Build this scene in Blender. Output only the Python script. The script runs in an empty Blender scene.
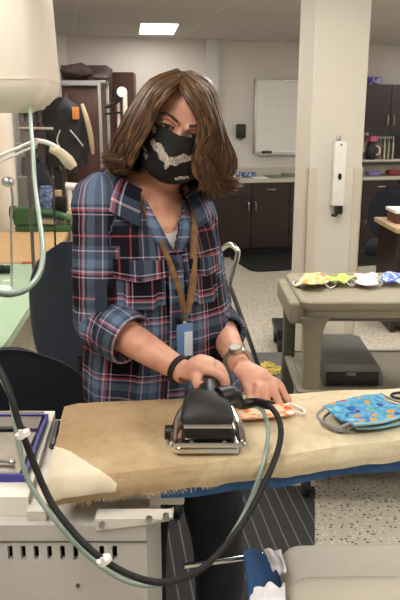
import bpy, bmesh, math, random
from mathutils import Vector, Matrix, noise
from math import pi, sin, cos, tan, atan, radians as R
random.seed(7)
S = bpy.context.scene
COL = S.collection
# ------------------------------------------------------------------ camera
F = 670.0; TH = math.atan(175/670.0); CZ = 1.5
CAM = Vector((0, 0, CZ))
FW = Vector((0, cos(TH), -sin(TH))); RT = Vector((1, 0, 0)); UP = Vector((0, sin(TH), cos(TH)))
cd = bpy.data.cameras.new('camera'); co = bpy.data.objects.new('camera', cd); COL.objects.link(co)
cd.sensor_fit = 'VERTICAL'; cd.sensor_height = 24; cd.lens = 24*F/600; cd.clip_start = .05
co.location = CAM; co.rotation_euler = (pi/2-TH, 0, 0); S.camera = co
def ray(px, py): return FW*F + RT*(px-200) - UP*(py-300)
def W(px, py, Y):
    r = ray(px, py); return CAM + r*(Y/r.y)
def Z(px, py, z):
    r = ray(px, py); return CAM + r*((z-CZ)/r.z)
S.view_settings.view_transform = 'Standard'; S.view_settings.look = 'None'
S.view_settings.gamma = 1; S.view_settings.use_curve_mapping = False; S.view_settings.exposure = 0.25

# ------------------------------------------------------------------ materials
def srgb(c):
    return tuple(((x/255)/12.92 if x/255 <= .04045 else ((x/255+.055)/1.055)**2.4) for x in c)
MATS = {}
def mat(name, col, rough=.5, metal=0, var=.1, scale=18, bump=0, bscale=60, coords='Object', spec=.5, emit=0, sheen=0, alpha=1):
    if name in MATS: return MATS[name]
    m = bpy.data.materials.new(name); m.use_nodes = True; MATS[name] = m
    nt = m.node_tree; N = nt.nodes; L = nt.links; b = N['Principled BSDF']
    c = srgb(col)
    tc = N.new('ShaderNodeTexCoord'); nz = N.new('ShaderNodeTexNoise'); nz.inputs['Scale'].default_value = scale; nz.inputs['Detail'].default_value = 4
    L.new(tc.outputs[coords], nz.inputs['Vector'])
    rp = N.new('ShaderNodeValToRGB'); rp.color_ramp.elements[0].position = .3; rp.color_ramp.elements[1].position = .7
    rp.color_ramp.elements[0].color = (*[x*(1-var) for x in c], 1); rp.color_ramp.elements[1].color = (*[min(1, x*(1+var)) for x in c], 1)
    L.new(nz.outputs['Fac'], rp.inputs['Fac']); L.new(rp.outputs['Color'], b.inputs['Base Color'])
    b.inputs['Roughness'].default_value = rough; b.inputs['Metallic'].default_value = metal
    b.inputs['Specular IOR Level'].default_value = spec
    if sheen: b.inputs['Sheen Weight'].default_value = sheen
    if alpha < 1: b.inputs['Alpha'].default_value = alpha
    if emit:
        b.inputs['Emission Color'].default_value = (*c, 1); b.inputs['Emission Strength'].default_value = emit
    if bump:
        n2 = N.new('ShaderNodeTexNoise'); n2.inputs['Scale'].default_value = bscale; n2.inputs['Detail'].default_value = 5
        L.new(tc.outputs[coords], n2.inputs['Vector']); bp = N.new('ShaderNodeBump'); bp.inputs['Strength'].default_value = bump; bp.inputs['Distance'].default_value = .01
        L.new(n2.outputs['Fac'], bp.inputs['Height']); L.new(bp.outputs['Normal'], b.inputs['Normal'])
    return m
class NB:
    """small node-building helper"""
    def __init__(s, name):
        s.m = bpy.data.materials.new(name); s.m.use_nodes = True; MATS[name] = s.m
        s.N = s.m.node_tree.nodes; s.L = s.m.node_tree.links; s.b = s.N['Principled BSDF']
    def n(s, t, ins=None, **kw):
        nd = s.N.new('ShaderNode'+t)
        for k, v in kw.items(): setattr(nd, k, v)
        for k, v in (ins or {}).items():
            if hasattr(v, 'links') or isinstance(v, bpy.types.NodeSocket): s.L.new(v, nd.inputs[k])
            else: nd.inputs[k].default_value = v
        return nd
    def ramp(s, fac, stops, interp='LINEAR'):
        r = s.N.new('ShaderNodeValToRGB'); r.color_ramp.interpolation = interp
        e = r.color_ramp.elements
        while len(e) < len(stops): e.new(.5)
        for el, (p, c) in zip(e, stops):
            el.position = p; el.color = (*srgb(c), 1) if len(c) == 3 else c
        s.L.new(fac, r.inputs['Fac']); return r.outputs['Color']
    def mix(s, f, a, b, bt='MIX'):
        nd = s.N.new('ShaderNodeMix'); nd.data_type = 'RGBA'; nd.blend_type = bt
        for i, v in ((0, f), (6, a), (7, b)):
            if isinstance(v, bpy.types.NodeSocket): s.L.new(v, nd.inputs[i])
            else: nd.inputs[i].default_value = v if i == 0 else ((*srgb(v), 1) if len(v) == 3 else v)
        return nd.outputs[2]
    def bump(s, h, st=.3, d=.01):
        nd = s.n('Bump', {'Height': h, 'Strength': st, 'Distance': d}); s.L.new(nd.outputs['Normal'], s.b.inputs['Normal'])
    def out(s, col, rough=.6, metal=0):
        s.L.new(col, s.b.inputs['Base Color']); s.b.inputs['Roughness'].default_value = rough; s.b.inputs['Metallic'].default_value = metal
        return s.m

def m_floor():
    q = NB('terrazzo'); tc = q.n('TexCoord').outputs['Object']
    v = q.n('TexVoronoi', {'Vector': tc, 'Scale': 62.0, 'Randomness': 1.0})
    d = q.ramp(v.outputs['Distance'], [(0, (255,255,255)), (.30, (255,255,255)), (.38, (0,0,0)), (1, (0,0,0))])
    hue = q.ramp(v.outputs['Color'], [(0, (84,70,58)), (.36, (140,124,104)), (.46, (176,166,148)), (.56, (220,212,196))], 'CONSTANT')
    nz = q.n('TexNoise', {'Vector': tc, 'Scale': 1.3, 'Detail': 3.0})
    base = q.ramp(nz.outputs['Fac'], [(.3, (186,178,162)), (.7, (200,192,176))])
    c = q.mix(d, base, hue)
    m = q.out(c, .38); q.b.inputs['Specular IOR Level'].default_value = .35; return m
def m_ceiling():
    q = NB('ceiling_tile'); tc = q.n('TexCoord').outputs['Object']
    mp = q.n('Mapping', {'Vector': tc, 'Rotation': (0, 0, R(-12)), 'Location': (.1, .25, 0)}).outputs['Vector']
    br = q.n('TexBrick', {'Vector': mp, 'Color1': (*srgb((204,200,197)), 1), 'Color2': (*srgb((198,194,191)), 1), 'Mortar': (*srgb((212,208,200)), 1), 'Scale': 1.0, 'Mortar Size': .012, 'Brick Width': 1.2, 'Row Height': .6}, offset=0.0)
    sp = q.n('TexNoise', {'Vector': tc, 'Scale': 90.0, 'Detail': 2.0})
    s = q.ramp(sp.outputs['Fac'], [(.35, (205,200,195)), (.5, (255,255,255))])
    m = q.out(q.mix(1.0, br.outputs['Color'], s, 'MULTIPLY'), .9); q.bump(sp.outputs['Fac'], .2); return m
def m_mat_striped():
    q = NB('striped_carpet'); tc = q.n('TexCoord').outputs['Object']
    mp = q.n('Mapping', {'Vector': tc, 'Rotation': (0, 0, R(-8))}).outputs['Vector']
    x = q.n('SeparateXYZ', {'Vector': mp}).outputs['X']
    mu = q.n('Math', {0: x, 1: 21.0}, operation='MULTIPLY').outputs[0]; fr = q.n('Math', {0: mu}, operation='FRACT').outputs[0]
    ln = q.ramp(fr, [(0, (62,61,62)), (.8, (62,61,62)), (.84, (122,120,118)), (.93, (122,120,118)), (.96, (62,61,62))])
    nz = q.n('TexNoise', {'Vector': tc, 'Scale': 160.0, 'Detail': 3.0})
    m = q.out(q.mix(.5, ln, q.ramp(nz.outputs['Fac'], [(.3, (60,60,60)), (.7, (150,150,150))]), 'OVERLAY'), .95); q.bump(nz.outputs['Fac'], .5); return m
def m_plaid():
    q = NB('plaid_cotton'); at = q.n('Attribute', attribute_name='plaid').outputs['Vector']
    sp = q.n('SeparateXYZ', {'Vector': at})
    def band(sock, per, off, flip):
        a = q.n('Math', {0: sock, 1: off}, operation='ADD').outputs[0]
        a = q.n('Math', {0: a, 1: 1/per}, operation='MULTIPLY').outputs[0]; f = q.n('Math', {0: a}, operation='FRACT').outputs[0]
        D = (22,20,32); B = (80,96,122); LB = (122,142,166); P = (200,92,110); Wh = (222,200,210)
        return q.ramp(f, [(0, D), (.22, D), (.23, P), (.26, D), (.40, B), (.47, Wh), (.495, B), (.62, LB), (.75, B), (.80, Wh), (.825, P), (.86, (30,32,48)), (.9, Wh), (.92, D)], 'CONSTANT')
    cu = band(sp.outputs['X'], .122, .017, 0); cv = band(sp.outputs['Y'], .128, .03, 1)
    c = q.mix(.5, cu, cv)
    cd_ = q.mix(.3, c, q.mix(1.0, cu, cv, 'MULTIPLY'))
    nz = q.n('TexNoise', {'Vector': at, 'Scale': 300.0, 'Detail': 2.0})
    c2 = q.mix(.25, cd_, q.ramp(nz.outputs['Fac'], [(.3, (90,90,90)), (.7, (190,190,190))]), 'OVERLAY')
    n3 = q.n('TexNoise', {'Vector': at, 'Scale': 14.0, 'Detail': 3.0, 'Distortion': .6})
    m = q.out(c2, .85); q.bump(n3.outputs['Fac'], .35, .02); q.b.inputs['Specular IOR Level'].default_value = .2; return m
def m_cover():
    q = NB('canvas_cover'); tc = q.n('TexCoord').outputs['Object']
    x = q.n('SeparateXYZ', {'Vector': tc}).outputs['X']
    nz = q.n('TexNoise', {'Vector': tc, 'Scale': 6.0, 'Detail': 5.0}).outputs['Fac']
    a = q.n('Math', {0: x, 1: 1.1}, operation='MULTIPLY').outputs[0]; a = q.n('Math', {0: a, 1: nz}, operation='ADD').outputs[0]
    base = q.ramp(a, [(.0, (176,148,112)), (.32, (188,162,126)), (.55, (216,198,164)), (.85, (228,214,184))])
    wv = q.n('TexNoise', {'Vector': tc, 'Scale': 350.0, 'Detail': 2.0}).outputs['Fac']
    n2 = q.n('TexNoise', {'Vector': tc, 'Scale': 40.0, 'Detail': 6.0}).outputs['Fac']
    st = q.ramp(n2, [(.3, (232,222,208)), (.5, (255,255,255))])
    m = q.out(q.mix(.55, base, st, 'MULTIPLY'), .92); q.bump(q.n('Math', {0: wv, 1: nz}, operation='ADD').outputs[0], .25); q.b.inputs['Specular IOR Level'].default_value = .15; return m
def m_print(name, base, spots, scale=40, th=.33):
    q = NB(name); tc = q.n('TexCoord').outputs['Object']
    nz = q.n('TexNoise', {'Vector': tc, 'Scale': scale*.8, 'Detail': 2.0, 'Distortion': .8})
    b = q.ramp(nz.outputs['Fac'], [(.35, base[0]), (.5, base[1]), (.65, base[2])])
    v = q.n('TexVoronoi', {'Vector': tc, 'Scale': float(scale)})
    n = len(spots); c = q.ramp(v.outputs['Color'], [(i/n, s) for i, s in enumerate(spots)], 'CONSTANT')
    wob = q.n('Math', {0: q.n('TexNoise', {'Vector': tc, 'Scale': scale*2.2}).outputs['Fac'], 1: .35}, operation='MULTIPLY').outputs[0]
    dd = q.n('Math', {0: v.outputs['Distance'], 1: wob}, operation='ADD').outputs[0]
    f = q.ramp(dd, [(0, (255,255,255)), (th+.15, (255,255,255)), (th+.2, (0,0,0))])
    return q.out(q.mix(f, b, c), .85)
def m_wood(name, a, b, rough=.45, scale=3):
    q = NB(name); tc = q.n('TexCoord').outputs['Object']
    mp = q.n('Mapping', {'Vector': tc, 'Scale': (scale*6, scale*6, scale*.6)}).outputs['Vector']
    nz = q.n('TexNoise', {'Vector': mp, 'Scale': 1.5, 'Detail': 6.0, 'Distortion': 1.0}).outputs['Fac']
    return q.out(q.ramp(nz, [(.3, a), (.7, b)]), rough)
def m_hair():
    q = NB('brown_hair'); at = q.n('Attribute', attribute_name='strand').outputs['Vector']
    mp = q.n('Mapping', {'Vector': at, 'Scale': (1, 1, 1)}).outputs['Vector']
    nz = q.n('TexNoise', {'Vector': mp, 'Scale': 5.0, 'Detail': 3.0}).outputs['Fac']
    c = q.ramp(nz, [(.30, (34,22,15)), (.46, (72,48,30)), (.6, (112,78,48)), (.76, (168,124,78))])
    m = q.out(c, .42); q.b.inputs['Specular IOR Level'].default_value = .5; return m
def m_skin():
    q = NB('skin'); tc = q.n('TexCoord').outputs['Object']
    nz = q.n('TexNoise', {'Vector': tc, 'Scale': 22.0, 'Detail': 5.0}).outputs['Fac']
    c = q.ramp(nz, [(.3, (196,136,112)), (.5, (212,156,130)), (.7, (222,170,146))])
    n2 = q.n('TexNoise', {'Vector': tc, 'Scale': 130.0, 'Detail': 4.0}).outputs['Fac']
    m = q.out(c, .5); q.b.inputs['Subsurface Weight'].default_value = .12; q.b.inputs['Subsurface Radius'].default_value = (.01, .004, .002); q.bump(n2, .15, .004); return m

FLOOR = m_floor(); CEIL = m_ceiling(); STRIPE = m_mat_striped(); PLAID = m_plaid(); COVER = m_cover(); HAIR = m_hair(); SKIN = m_skin()
WALL = mat('wall_paint', (214,209,203), .8, var=.02, scale=3, bump=.05, bscale=200)
COLUMN = mat('column_paint', (216,209,196), .6, var=.02, scale=3)
DKWOOD = m_wood('espresso_laminate', (36,21,20), (46,28,26), .4)
RDWOOD = m_wood('red_brown_wood', (88,50,40), (104,62,50), .5)
OAK = m_wood('oak_top', (198,158,108), (216,178,128), .45)
COUNTER = mat('stone_counter', (190,184,170), .35, var=.08, scale=60)
STEEL = mat('brushed_steel', (190,190,188), .28, 1, var=.08, scale=80)
CHROME = mat('chrome', (225,225,222), .12, 1, var=.03)
DKSTEEL = mat('dark_steel', (110,108,104), .35, .8, var=.1)
BLACK = mat('black_plastic', (20,20,21), .4, var=.15)
BLACKR = mat('black_rubber', (22,22,22), .65, var=.15)
WHITE = mat('white_plastic', (236,232,226), .4, var=.02)
GREYM = mat('grey_enamel', (196,192,186), .45, var=.03, scale=8)
GREYL = mat('light_grey_enamel', (222,216,206), .4, var=.02, scale=8)
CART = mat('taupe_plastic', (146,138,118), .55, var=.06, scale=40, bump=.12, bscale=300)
CART_SHADE = mat('shaded_taupe_plastic', (96,94,84), .6, var=.06, bump=.1, bscale=300)  # same cart plastic with shade in its colour, for rear and lower parts
NAVY = mat('navy_fabric', (48,56,70), .9, var=.15, scale=200, bump=.3, bscale=400, sheen=.2)
NAVY2 = mat('dark_navy_fabric', (22,26,38), .9, var=.15, scale=200, bump=.3, bscale=400)
JEANS = mat('dark_denim', (24,27,40), .85, var=.2, scale=120, bump=.3, bscale=300)
BLUEC = mat('blue_cloth', (52,92,140), .85, var=.1, scale=30, bump=.3, bscale=60)
PURPLE = mat('violet_plastic', (58,52,140), .4, var=.08)
GREEN = mat('green_enamel', (52,92,54), .35, var=.12, scale=10)
PGREEN = mat('pale_green_laminate', (164,190,160), .45, var=.04, scale=5)
HOSE = mat('clear_green_hose', (142,160,148), .3, var=.06, scale=10, spec=.6)
HOSE2 = mat('clear_grey_hose', (138,148,138), .25, var=.06, scale=10, spec=.6)
PAD = mat('beige_vinyl', (184,176,160), .5, var=.04, scale=20, bump=.08, bscale=250)
PAPER = mat('white_paper', (238,236,230), .9, var=.02)
GLASSB = mat('whiteboard_face', (232,232,226), .22, var=.015, scale=4)
SHOE = mat('shoe_leather', (26,24,24), .5)

# ------------------------------------------------------------------ mesh helpers
def smooth_pts(pts, n=6):
    p = [Vector(a) for a in pts]; out = []
    if len(p) < 3:
        return [p[0].lerp(p[1], i/n) for i in range(n+1)]
    for i in range(len(p)-1):
        a = p[i-1] if i else p[0]*2-p[1]; b = p[i]; c = p[i+1]; d = p[i+2] if i+2 < len(p) else p[i+1]*2-p[i]
        for k in range(n):
            t = k/n
            out.append(.5*((2*b)+(c-a)*t+(2*a-5*b+4*c-d)*t*t+(3*b-a-3*c+d)*t**3))
    out.append(p[-1]); return out
def grid_faces(bm, g, nu, nv, th, cb=None):
    vs = [[bm.verts.new(p) for p in r] for r in g]
    if cb: [cb(vs[i][j], i/nu, j/nv) for i in range(nu+1) for j in range(nv+1)]
    for i in range(nu):
        for j in range(nv): bm.faces.new((vs[i][j], vs[i+1][j], vs[i+1][j+1], vs[i][j+1]))
    if not th: return
    ws = []
    for i in range(nu+1):
        row = []
        for j in range(nv+1):
            du = g[min(i+1, nu)][j]-g[max(i-1, 0)][j]; dv = g[i][min(j+1, nv)]-g[i][max(j-1, 0)]
            n = du.cross(dv); n = n.normalized() if n.length > 1e-12 else Vector((0, 0, 0)); row.append(bm.verts.new(g[i][j]-n*th))
        ws.append(row)
    if cb: [cb(ws[i][j], i/nu, j/nv) for i in range(nu+1) for j in range(nv+1)]
    for i in range(nu):
        for j in range(nv): bm.faces.new((ws[i][j], ws[i][j+1], ws[i+1][j+1], ws[i+1][j]))
    rim = [(i, 0) for i in range(nu)]+[(nu, j) for j in range(nv)]+[(i, nv) for i in range(nu, 0, -1)]+[(0, j) for j in range(nv, 0, -1)]
    for k in range(len(rim)):
        a = rim[k]; b = rim[(k+1) % len(rim)]; bm.faces.new((vs[a[0]][a[1]], ws[a[0]][a[1]], ws[b[0]][b[1]], vs[b[0]][b[1]]))
class B:
    def __init__(s): s.bm = bmesh.new()
    def box(s, x0, x1, y0, y1, z0, z1, bev=0, M=None, seg=2):
        g = bmesh.ops.create_cube(s.bm, size=1)['verts']
        bmesh.ops.transform(s.bm, matrix=Matrix.Translation(((x0+x1)/2, (y0+y1)/2, (z0+z1)/2)) @ Matrix.Diagonal((abs(x1-x0), abs(y1-y0), abs(z1-z0), 1)), verts=g)
        if bev:
            ed = list({e for v in g for e in v.link_edges})
            r = bmesh.ops.bevel(s.bm, geom=ed, offset=bev, segments=seg, profile=.6, affect='EDGES')
            g = list({v for f in r['faces'] for v in f.verts} | {v for v in g if v.is_valid})
        if M is not None: bmesh.ops.transform(s.bm, matrix=M, verts=g)
        return s
    def cyl(s, p, q, r, r2=None, n=20, cap=True):
        p = Vector(p); q = Vector(q); d = q-p
        g = bmesh.ops.create_cone(s.bm, cap_ends=cap, segments=n, radius1=r, radius2=r if r2 is None else r2, depth=d.length)['verts']
        bmesh.ops.transform(s.bm, matrix=Matrix.Translation((p+q)/2) @ d.to_track_quat('Z', 'Y').to_matrix().to_4x4(), verts=g); return s
    def sph(s, c, r, sc=(1, 1, 1), M=None, u=20, v=12):
        g = bmesh.ops.create_uvsphere(s.bm, u_segments=u, v_segments=v, radius=r)['verts']
        bmesh.ops.transform(s.bm, matrix=Matrix.Translation(c) @ (M or Matrix()) @ Matrix.Diagonal((*sc, 1)), verts=g); return s
    def rings(s, rs, cap=True, closed=True):
        vs = [[s.bm.verts.new(p) for p in r] for r in rs]
        n = len(rs[0])
        for a, b in zip(vs, vs[1:]):
            for i in range(n if closed else n-1):
                j = (i+1) % n; s.bm.faces.new((a[i], a[j], b[j], b[i]))
        if cap and closed:
            s.bm.faces.new(vs[0][::-1]); s.bm.faces.new(vs[-1])
        return s
    def tube(s, pts, r, n=10, sm=6, flat=1.0, cap=True, ref=None):
        if sm: 
            k = len(pts); P = smooth_pts(pts, sm)
            if not isinstance(r, (int, float)):
                RR = []
                for i in range(len(P)):
                    t = i/(len(P)-1)*(k-1); a = min(int(t), k-2); RR.append(r[a]+(r[a+1]-r[a])*(t-a))
            else: RR = [r]*len(P)
        else:
            P = [Vector(p) for p in pts]; RR = r if not isinstance(r, (int, float)) else [r]*len(P)
        T = [(P[min(i+1, len(P)-1)]-P[max(i-1, 0)]).normalized() for i in range(len(P))]
        u = (Vector(ref) if ref else (Vector((0, 0, 1)) if abs(T[0].z) < .9 else Vector((1, 0, 0))))
        rings = []
        for p, t, rr in zip(P, T, RR):
            u = (u-t*u.dot(t)).normalized(); w = t.cross(u)
            rings.append([p+(u*cos(2*pi*i/n)*flat+w*sin(2*pi*i/n))*rr for i in range(n)])
        s.rings(rings, cap); return s
    def lathe(s, prof, c=(0, 0, 0), n=24, M=None, cap=True):
        rings = [[Vector((r*cos(2*pi*i/n), r*sin(2*pi*i/n), z)) for i in range(n)] for r, z in prof]
        T = Matrix.Translation(c) @ (M or Matrix())
        s.rings([[T @ p for p in r] for r in rings], cap); return s
    def prism(s, poly, z0, z1, M=None):
        T = M or Matrix()
        s.rings([[T @ Vector((x, y, z)) for x, y in poly] for z in (z0, z1)]); return s
    def sheet(s, fn, nu, nv, th=0):
        """surface fn(u,v)->Vector; thick if th"""
        g = [[fn(i/nu, j/nv) for j in range(nv+1)] for i in range(nu+1)]
        grid_faces(s.bm, g, nu, nv, th); return s
    def merge(s, o):
        me = bpy.data.meshes.new('t'); o.bm.to_mesh(me); s.bm.from_mesh(me); bpy.data.meshes.remove(me); return s
def obj(name, b, m, parent=None, smooth=True, local=False):
    bm = b.bm if isinstance(b, B) else b
    bmesh.ops.recalc_face_normals(bm, faces=bm.faces)
    me = bpy.data.meshes.new(name); o = bpy.data.objects.new(name, me); COL.objects.link(o)
    if parent:
        if not local:
            bmesh.ops.transform(bm, matrix=wm(parent).inverted(), verts=bm.verts)
        o.parent = parent
    elif not local:
        xs = [v.co for v in bm.verts]
        c = Vector(((min(v.x for v in xs)+max(v.x for v in xs))/2, (min(v.y for v in xs)+max(v.y for v in xs))/2, min(v.z for v in xs)))
        bmesh.ops.transform(bm, matrix=Matrix.Translation(-c), verts=bm.verts); o.location = c
    bm.to_mesh(me); bm.free(); me.materials.append(m)
    if smooth:
        me.shade_auto_smooth(angle=R(38)) if hasattr(me, 'shade_auto_smooth') else me.polygons.foreach_set('use_smooth', [True]*len(me.polygons))
        me.polygons.foreach_set('use_smooth', [True]*len(me.polygons))
        try: me.set_sharp_from_angle(angle=R(38))
        except Exception: pass
    return o
def wm(o):
    m = o.matrix_basis.copy(); p = o.parent
    while p: m = p.matrix_basis @ m; p = p.parent
    return m
def thing(name, label, cat, loc, rz=0, group=None):
    o = bpy.data.objects.new(name, None); COL.objects.link(o); o.location = loc; o.rotation_euler = (0, 0, rz); o.empty_display_size = .1
    return tag(o, label, cat, group)
def tag(o, label, cat, group=None, kind=None):
    o['label'] = label; o['category'] = cat
    if group: o['group'] = group
    if kind: o['kind'] = kind
    return o
def struct(name, b, m, parent=None, smooth=False):
    o = obj(name, b, m, parent, smooth)
    if not parent: o['kind'] = 'structure'
    return o
def dup(root, loc, rz, label, group=None):
    r = root.copy(); COL.objects.link(r); r.location = loc; r.rotation_euler = (0, 0, rz); r['label'] = label
    if group: r['group'] = group
    def rec(a, b):
        for ch in list(a.children):
            c = ch.copy(); COL.objects.link(c); c.parent = b; rec(ch, c)
    rec(root, r); return r

# ------------------------------------------------------------------ room
HC = 2.45
AL = R(15); U = Vector((cos(AL), sin(AL), 0)); V = Vector((sin(AL), -cos(AL), 0))   # along / out of the back wall
A0 = W(250, 200, 8.35); A0.z = 0
MW = Matrix(((U.x, V.x, 0, A0.x), (U.y, V.y, 0, A0.y), (0, 0, 1, 0), (0, 0, 0, 1)))
def wp(px, py, b=0):
    r = ray(px, py); t = (b - (CAM-A0).dot(V))/r.dot(V); p = CAM+r*t; return (p-A0).dot(U), p.z
def wbox(bb, a0, a1, b0, b1, z0, z1, bev=0): return bb.box(a0, a1, b0, b1, z0, z1, bev, M=MW)
XR = 4.2; YB = -1.6; XL = -2.7
def wpt(a, b=0): p = A0+U*a+V*b; return p
aL = wp(66, 30)[0]; aR = (XR-A0.x)/U.x; aJ = wp(204, 60)[0]
cl = wpt(aL)
struct('floor', B().box(XL-.1, XR+.1, YB-.1, wpt(aR).y+.3, -.1, 0), FLOOR)
struct('ceiling', B().box(XL-.1, XR+.1, YB-.1, wpt(aR).y+.3, HC, HC+.1), CEIL)
struct('wall_back', wbox(B(), aL-.6, aR+.1, -.14, 0, 0, HC), WALL)
WALLB = mat('wall_paint_pale', (208,206,204), .8, var=.02, scale=3)
struct('trim_1', wbox(B(), aJ, wp(219, 60, .1)[0], -.0, .09, 0, HC), WALLB)
p0 = cl; p1 = Vector((XL, 5.2, 0)); d = (p1-p0); L_ = d.length
ML = Matrix.Translation(p0) @ Matrix.Rotation(math.atan2(d.y, d.x), 4, 'Z')
struct('wall_corner', B().box(0, L_+.1, -.1, 0, 0, HC, M=ML), WALL)
struct('wall_left', B().box(XL-.1, XL, YB, 5.25, 0, HC), WALL)
struct('wall_right', B().box(XR, XR+.1, YB, wpt(aR).y+.1, 0, HC), WALL)
struct('wall_front', B().box(XL, XR, YB-.1, YB, 0, HC), WALL)
bb = B(); wbox(bb, aL+.01, aJ, 0, .012, 0, .1); struct('baseboard_back', bb, DKSTEEL)

# ceiling lights
LAMP = mat('lamp_diffuser', (255,250,242), .5, var=0, emit=11.0)
LFR = mat('lamp_frame', (226,224,218), .5)
def light_proto():
    t = thing('ceiling_light', 'glowing white fluorescent panel recessed in ceiling above the back wall', 'ceiling light', (0, 0, HC), 0)
    w, h = .29, .58
    b = B(); b.box(-w-.02, -w, -h-.02, h+.02, -.012, -.001).box(w, w+.02, -h-.02, h+.02, -.012, -.001).box(-w, w, -h-.02, -h, -.012, -.001).box(-w, w, h, h+.02, -.012, -.001)
    obj('frame', b, LFR, t, False, True)
    obj('diffuser', B().box(-w, w, -h, h, -.008, -.001), LAMP, t, False, True)
    return t
lp = light_proto(); c = Z(158, 28.2, HC); lp.location = (c.x, c.y, HC); lp.rotation_euler = (0, 0, R(6))
for (x, y) in [(-.6, .35), (1.6, .2), (-1.3, 2.9), (.6, 2.7), (2.9, 2.6), (1.6, 4.7), (3.5, 4.6), (3.6, 7.4), (-.5, 4.7)]:
    dup(lp, (x, y, HC), R(10), 'fluorescent ceiling panel out of the picture overhead', 'ceiling panels over the rest of the room')

# column
cx = W(326.3, 300, 4.0); MC = Matrix.Translation((cx.x, 4.17, 0)) @ Matrix.Rotation(R(7), 4, 'Z')
hw = .161
colo = struct('trim_2', B().box(-hw, hw, -hw, hw, 0, HC, .008, M=MC), COLUMN)
gz = W(320, 168, 4.0).z
for s in (-1, 1):
    struct('corner_guard', B().box(s*hw-.001 if s > 0 else -hw-.006, s*hw+.006 if s > 0 else -hw+.001, -hw-.006, -hw+.05, .02, gz, M=MC).box(*sorted((s*(hw+.006), s*(hw-.05))), -hw-.006, -hw+.001, .02, gz, M=MC), mat('clear_guard', (208,198,180), .3, var=.02), colo)
# dispenser on column
Mi = MC
c = Mi.inverted() @ W(336.5, 175, 4.01); zt = W(336, 141, 4.0).z; zb = W(336, 205, 4.0).z
t = thing('wall_dispenser', 'tall white plastic box with black nozzle mounted on the square column', 'dispenser', Mi @ Vector((c.x, -hw, zb)), R(7))
obj('body', B().box(c.x-.037, c.x+.037, -hw-.06, -hw-.002, zb, zt, .01, M=MC), WHITE, t)
obj('hook', B().cyl(MC @ Vector((c.x, -hw-.001, zt+.01)), MC @ Vector((c.x, -hw-.03, zt+.01)), .009).box(c.x-.012, c.x+.012, -hw-.014, -hw-.002, zt-.01, zt+.03, .003, M=MC), STEEL, t)
obj('indicator', B().lathe([(.0, 0), (.014, 0), (.014, .006), (0, .006)], MC @ Vector((c.x, -hw-.059, zb+.17)), 16, Matrix.Rotation(R(7), 4, 'Z') @ Matrix.Rotation(R(90), 4, 'X') @ Matrix.Diagonal((.8, 1.4, 1, 1)), False), BLACK, t)
obj('button', B().cyl(MC @ Vector((c.x, -hw-.058, zt-.02)), MC @ Vector((c.x, -hw-.064, zt-.02)), .006), DKSTEEL, t)
obj('nozzle', B().box(c.x-.005, c.x+.032, -hw-.055, -hw-.004, zb-.05, zb, .006, M=MC).tube([MC @ Vector((c.x+.01, -hw-.03, zb-.045)), MC @ Vector((c.x-.005, -hw-.035, zb-.06)), MC @ Vector((c.x-.03, -hw-.035, zb-.055))], .008), BLACK, t)

# whiteboard
a0, zt = wp(256.3, 80, .03); _, zb = wp(256.3, 152.5, .03); a1 = a0+1.5
t = thing('whiteboard', 'wall whiteboard with aluminium frame partly behind the square column', 'whiteboard', wpt((a0+a1)/2)+Vector((0, 0, zb)), AL)
obj('board_face', wbox(B(), a0, a1, .002, .02, zb, zt), GLASSB, t, False)
fb = B()
for q_ in ((a0-.015, a0+.012, zb-.015, zt+.015), (a1-.012, a1+.015, zb-.015, zt+.015), (a0, a1, zt-.012, zt+.015), (a0, a1, zb-.015, zb+.012)):
    wbox(fb, q_[0], q_[1], .001, .032, q_[2], q_[3], .003)
obj('frame', fb, STEEL, t)
obj('pen_tray', wbox(B(), a0+.04, a1-.2, .03, .085, zb-.03, zb-.015, .003), STEEL, t)
random.seed(3)
for j, (py, n) in enumerate([(87, 5), (98, 3), (107, 4), (131, 2)]):
    z_ = wp(270, py, .02)[1]; a = a0+.1
    for i in range(n):
        l = random.uniform(.05, .12)
        wr = B(); wr.tube([MW @ Vector((a+l*q/5, .0215, z_+random.uniform(-.006, .006))) for q in range(6)], .0014, 4, 2); a += l+.04
        obj('written_word', wr, mat('faint_marker', (176,186,180), .8), t)
ez = wp(267, 149.5, .06)
tag(obj('board_eraser', wbox(B(), ez[0]-.06, ez[0]+.06, .04, .075, zb-.0145, zb+.02, .005), BLACK), 'small black eraser on the whiteboard pen tray', 'eraser')
# soap dispenser on wall
a, z_ = wp(241, 131, .05); _, z0 = wp(241, 138.5, .05); _, z1 = wp(241, 124, .05)
t = thing('soap_dispenser', 'small black soap dispenser on wall left of the whiteboard', 'soap dispenser', wpt(a)+Vector((0, 0, z0)), AL)
obj('body', wbox(B(), a-.05, a+.05, .001, .1, z0, z1, .018), BLACK, t)
obj('spout', wbox(B(), a-.018, a+.018, .04, .085, z0-.02, z0+.002, .006), DKSTEEL, t)

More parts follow.
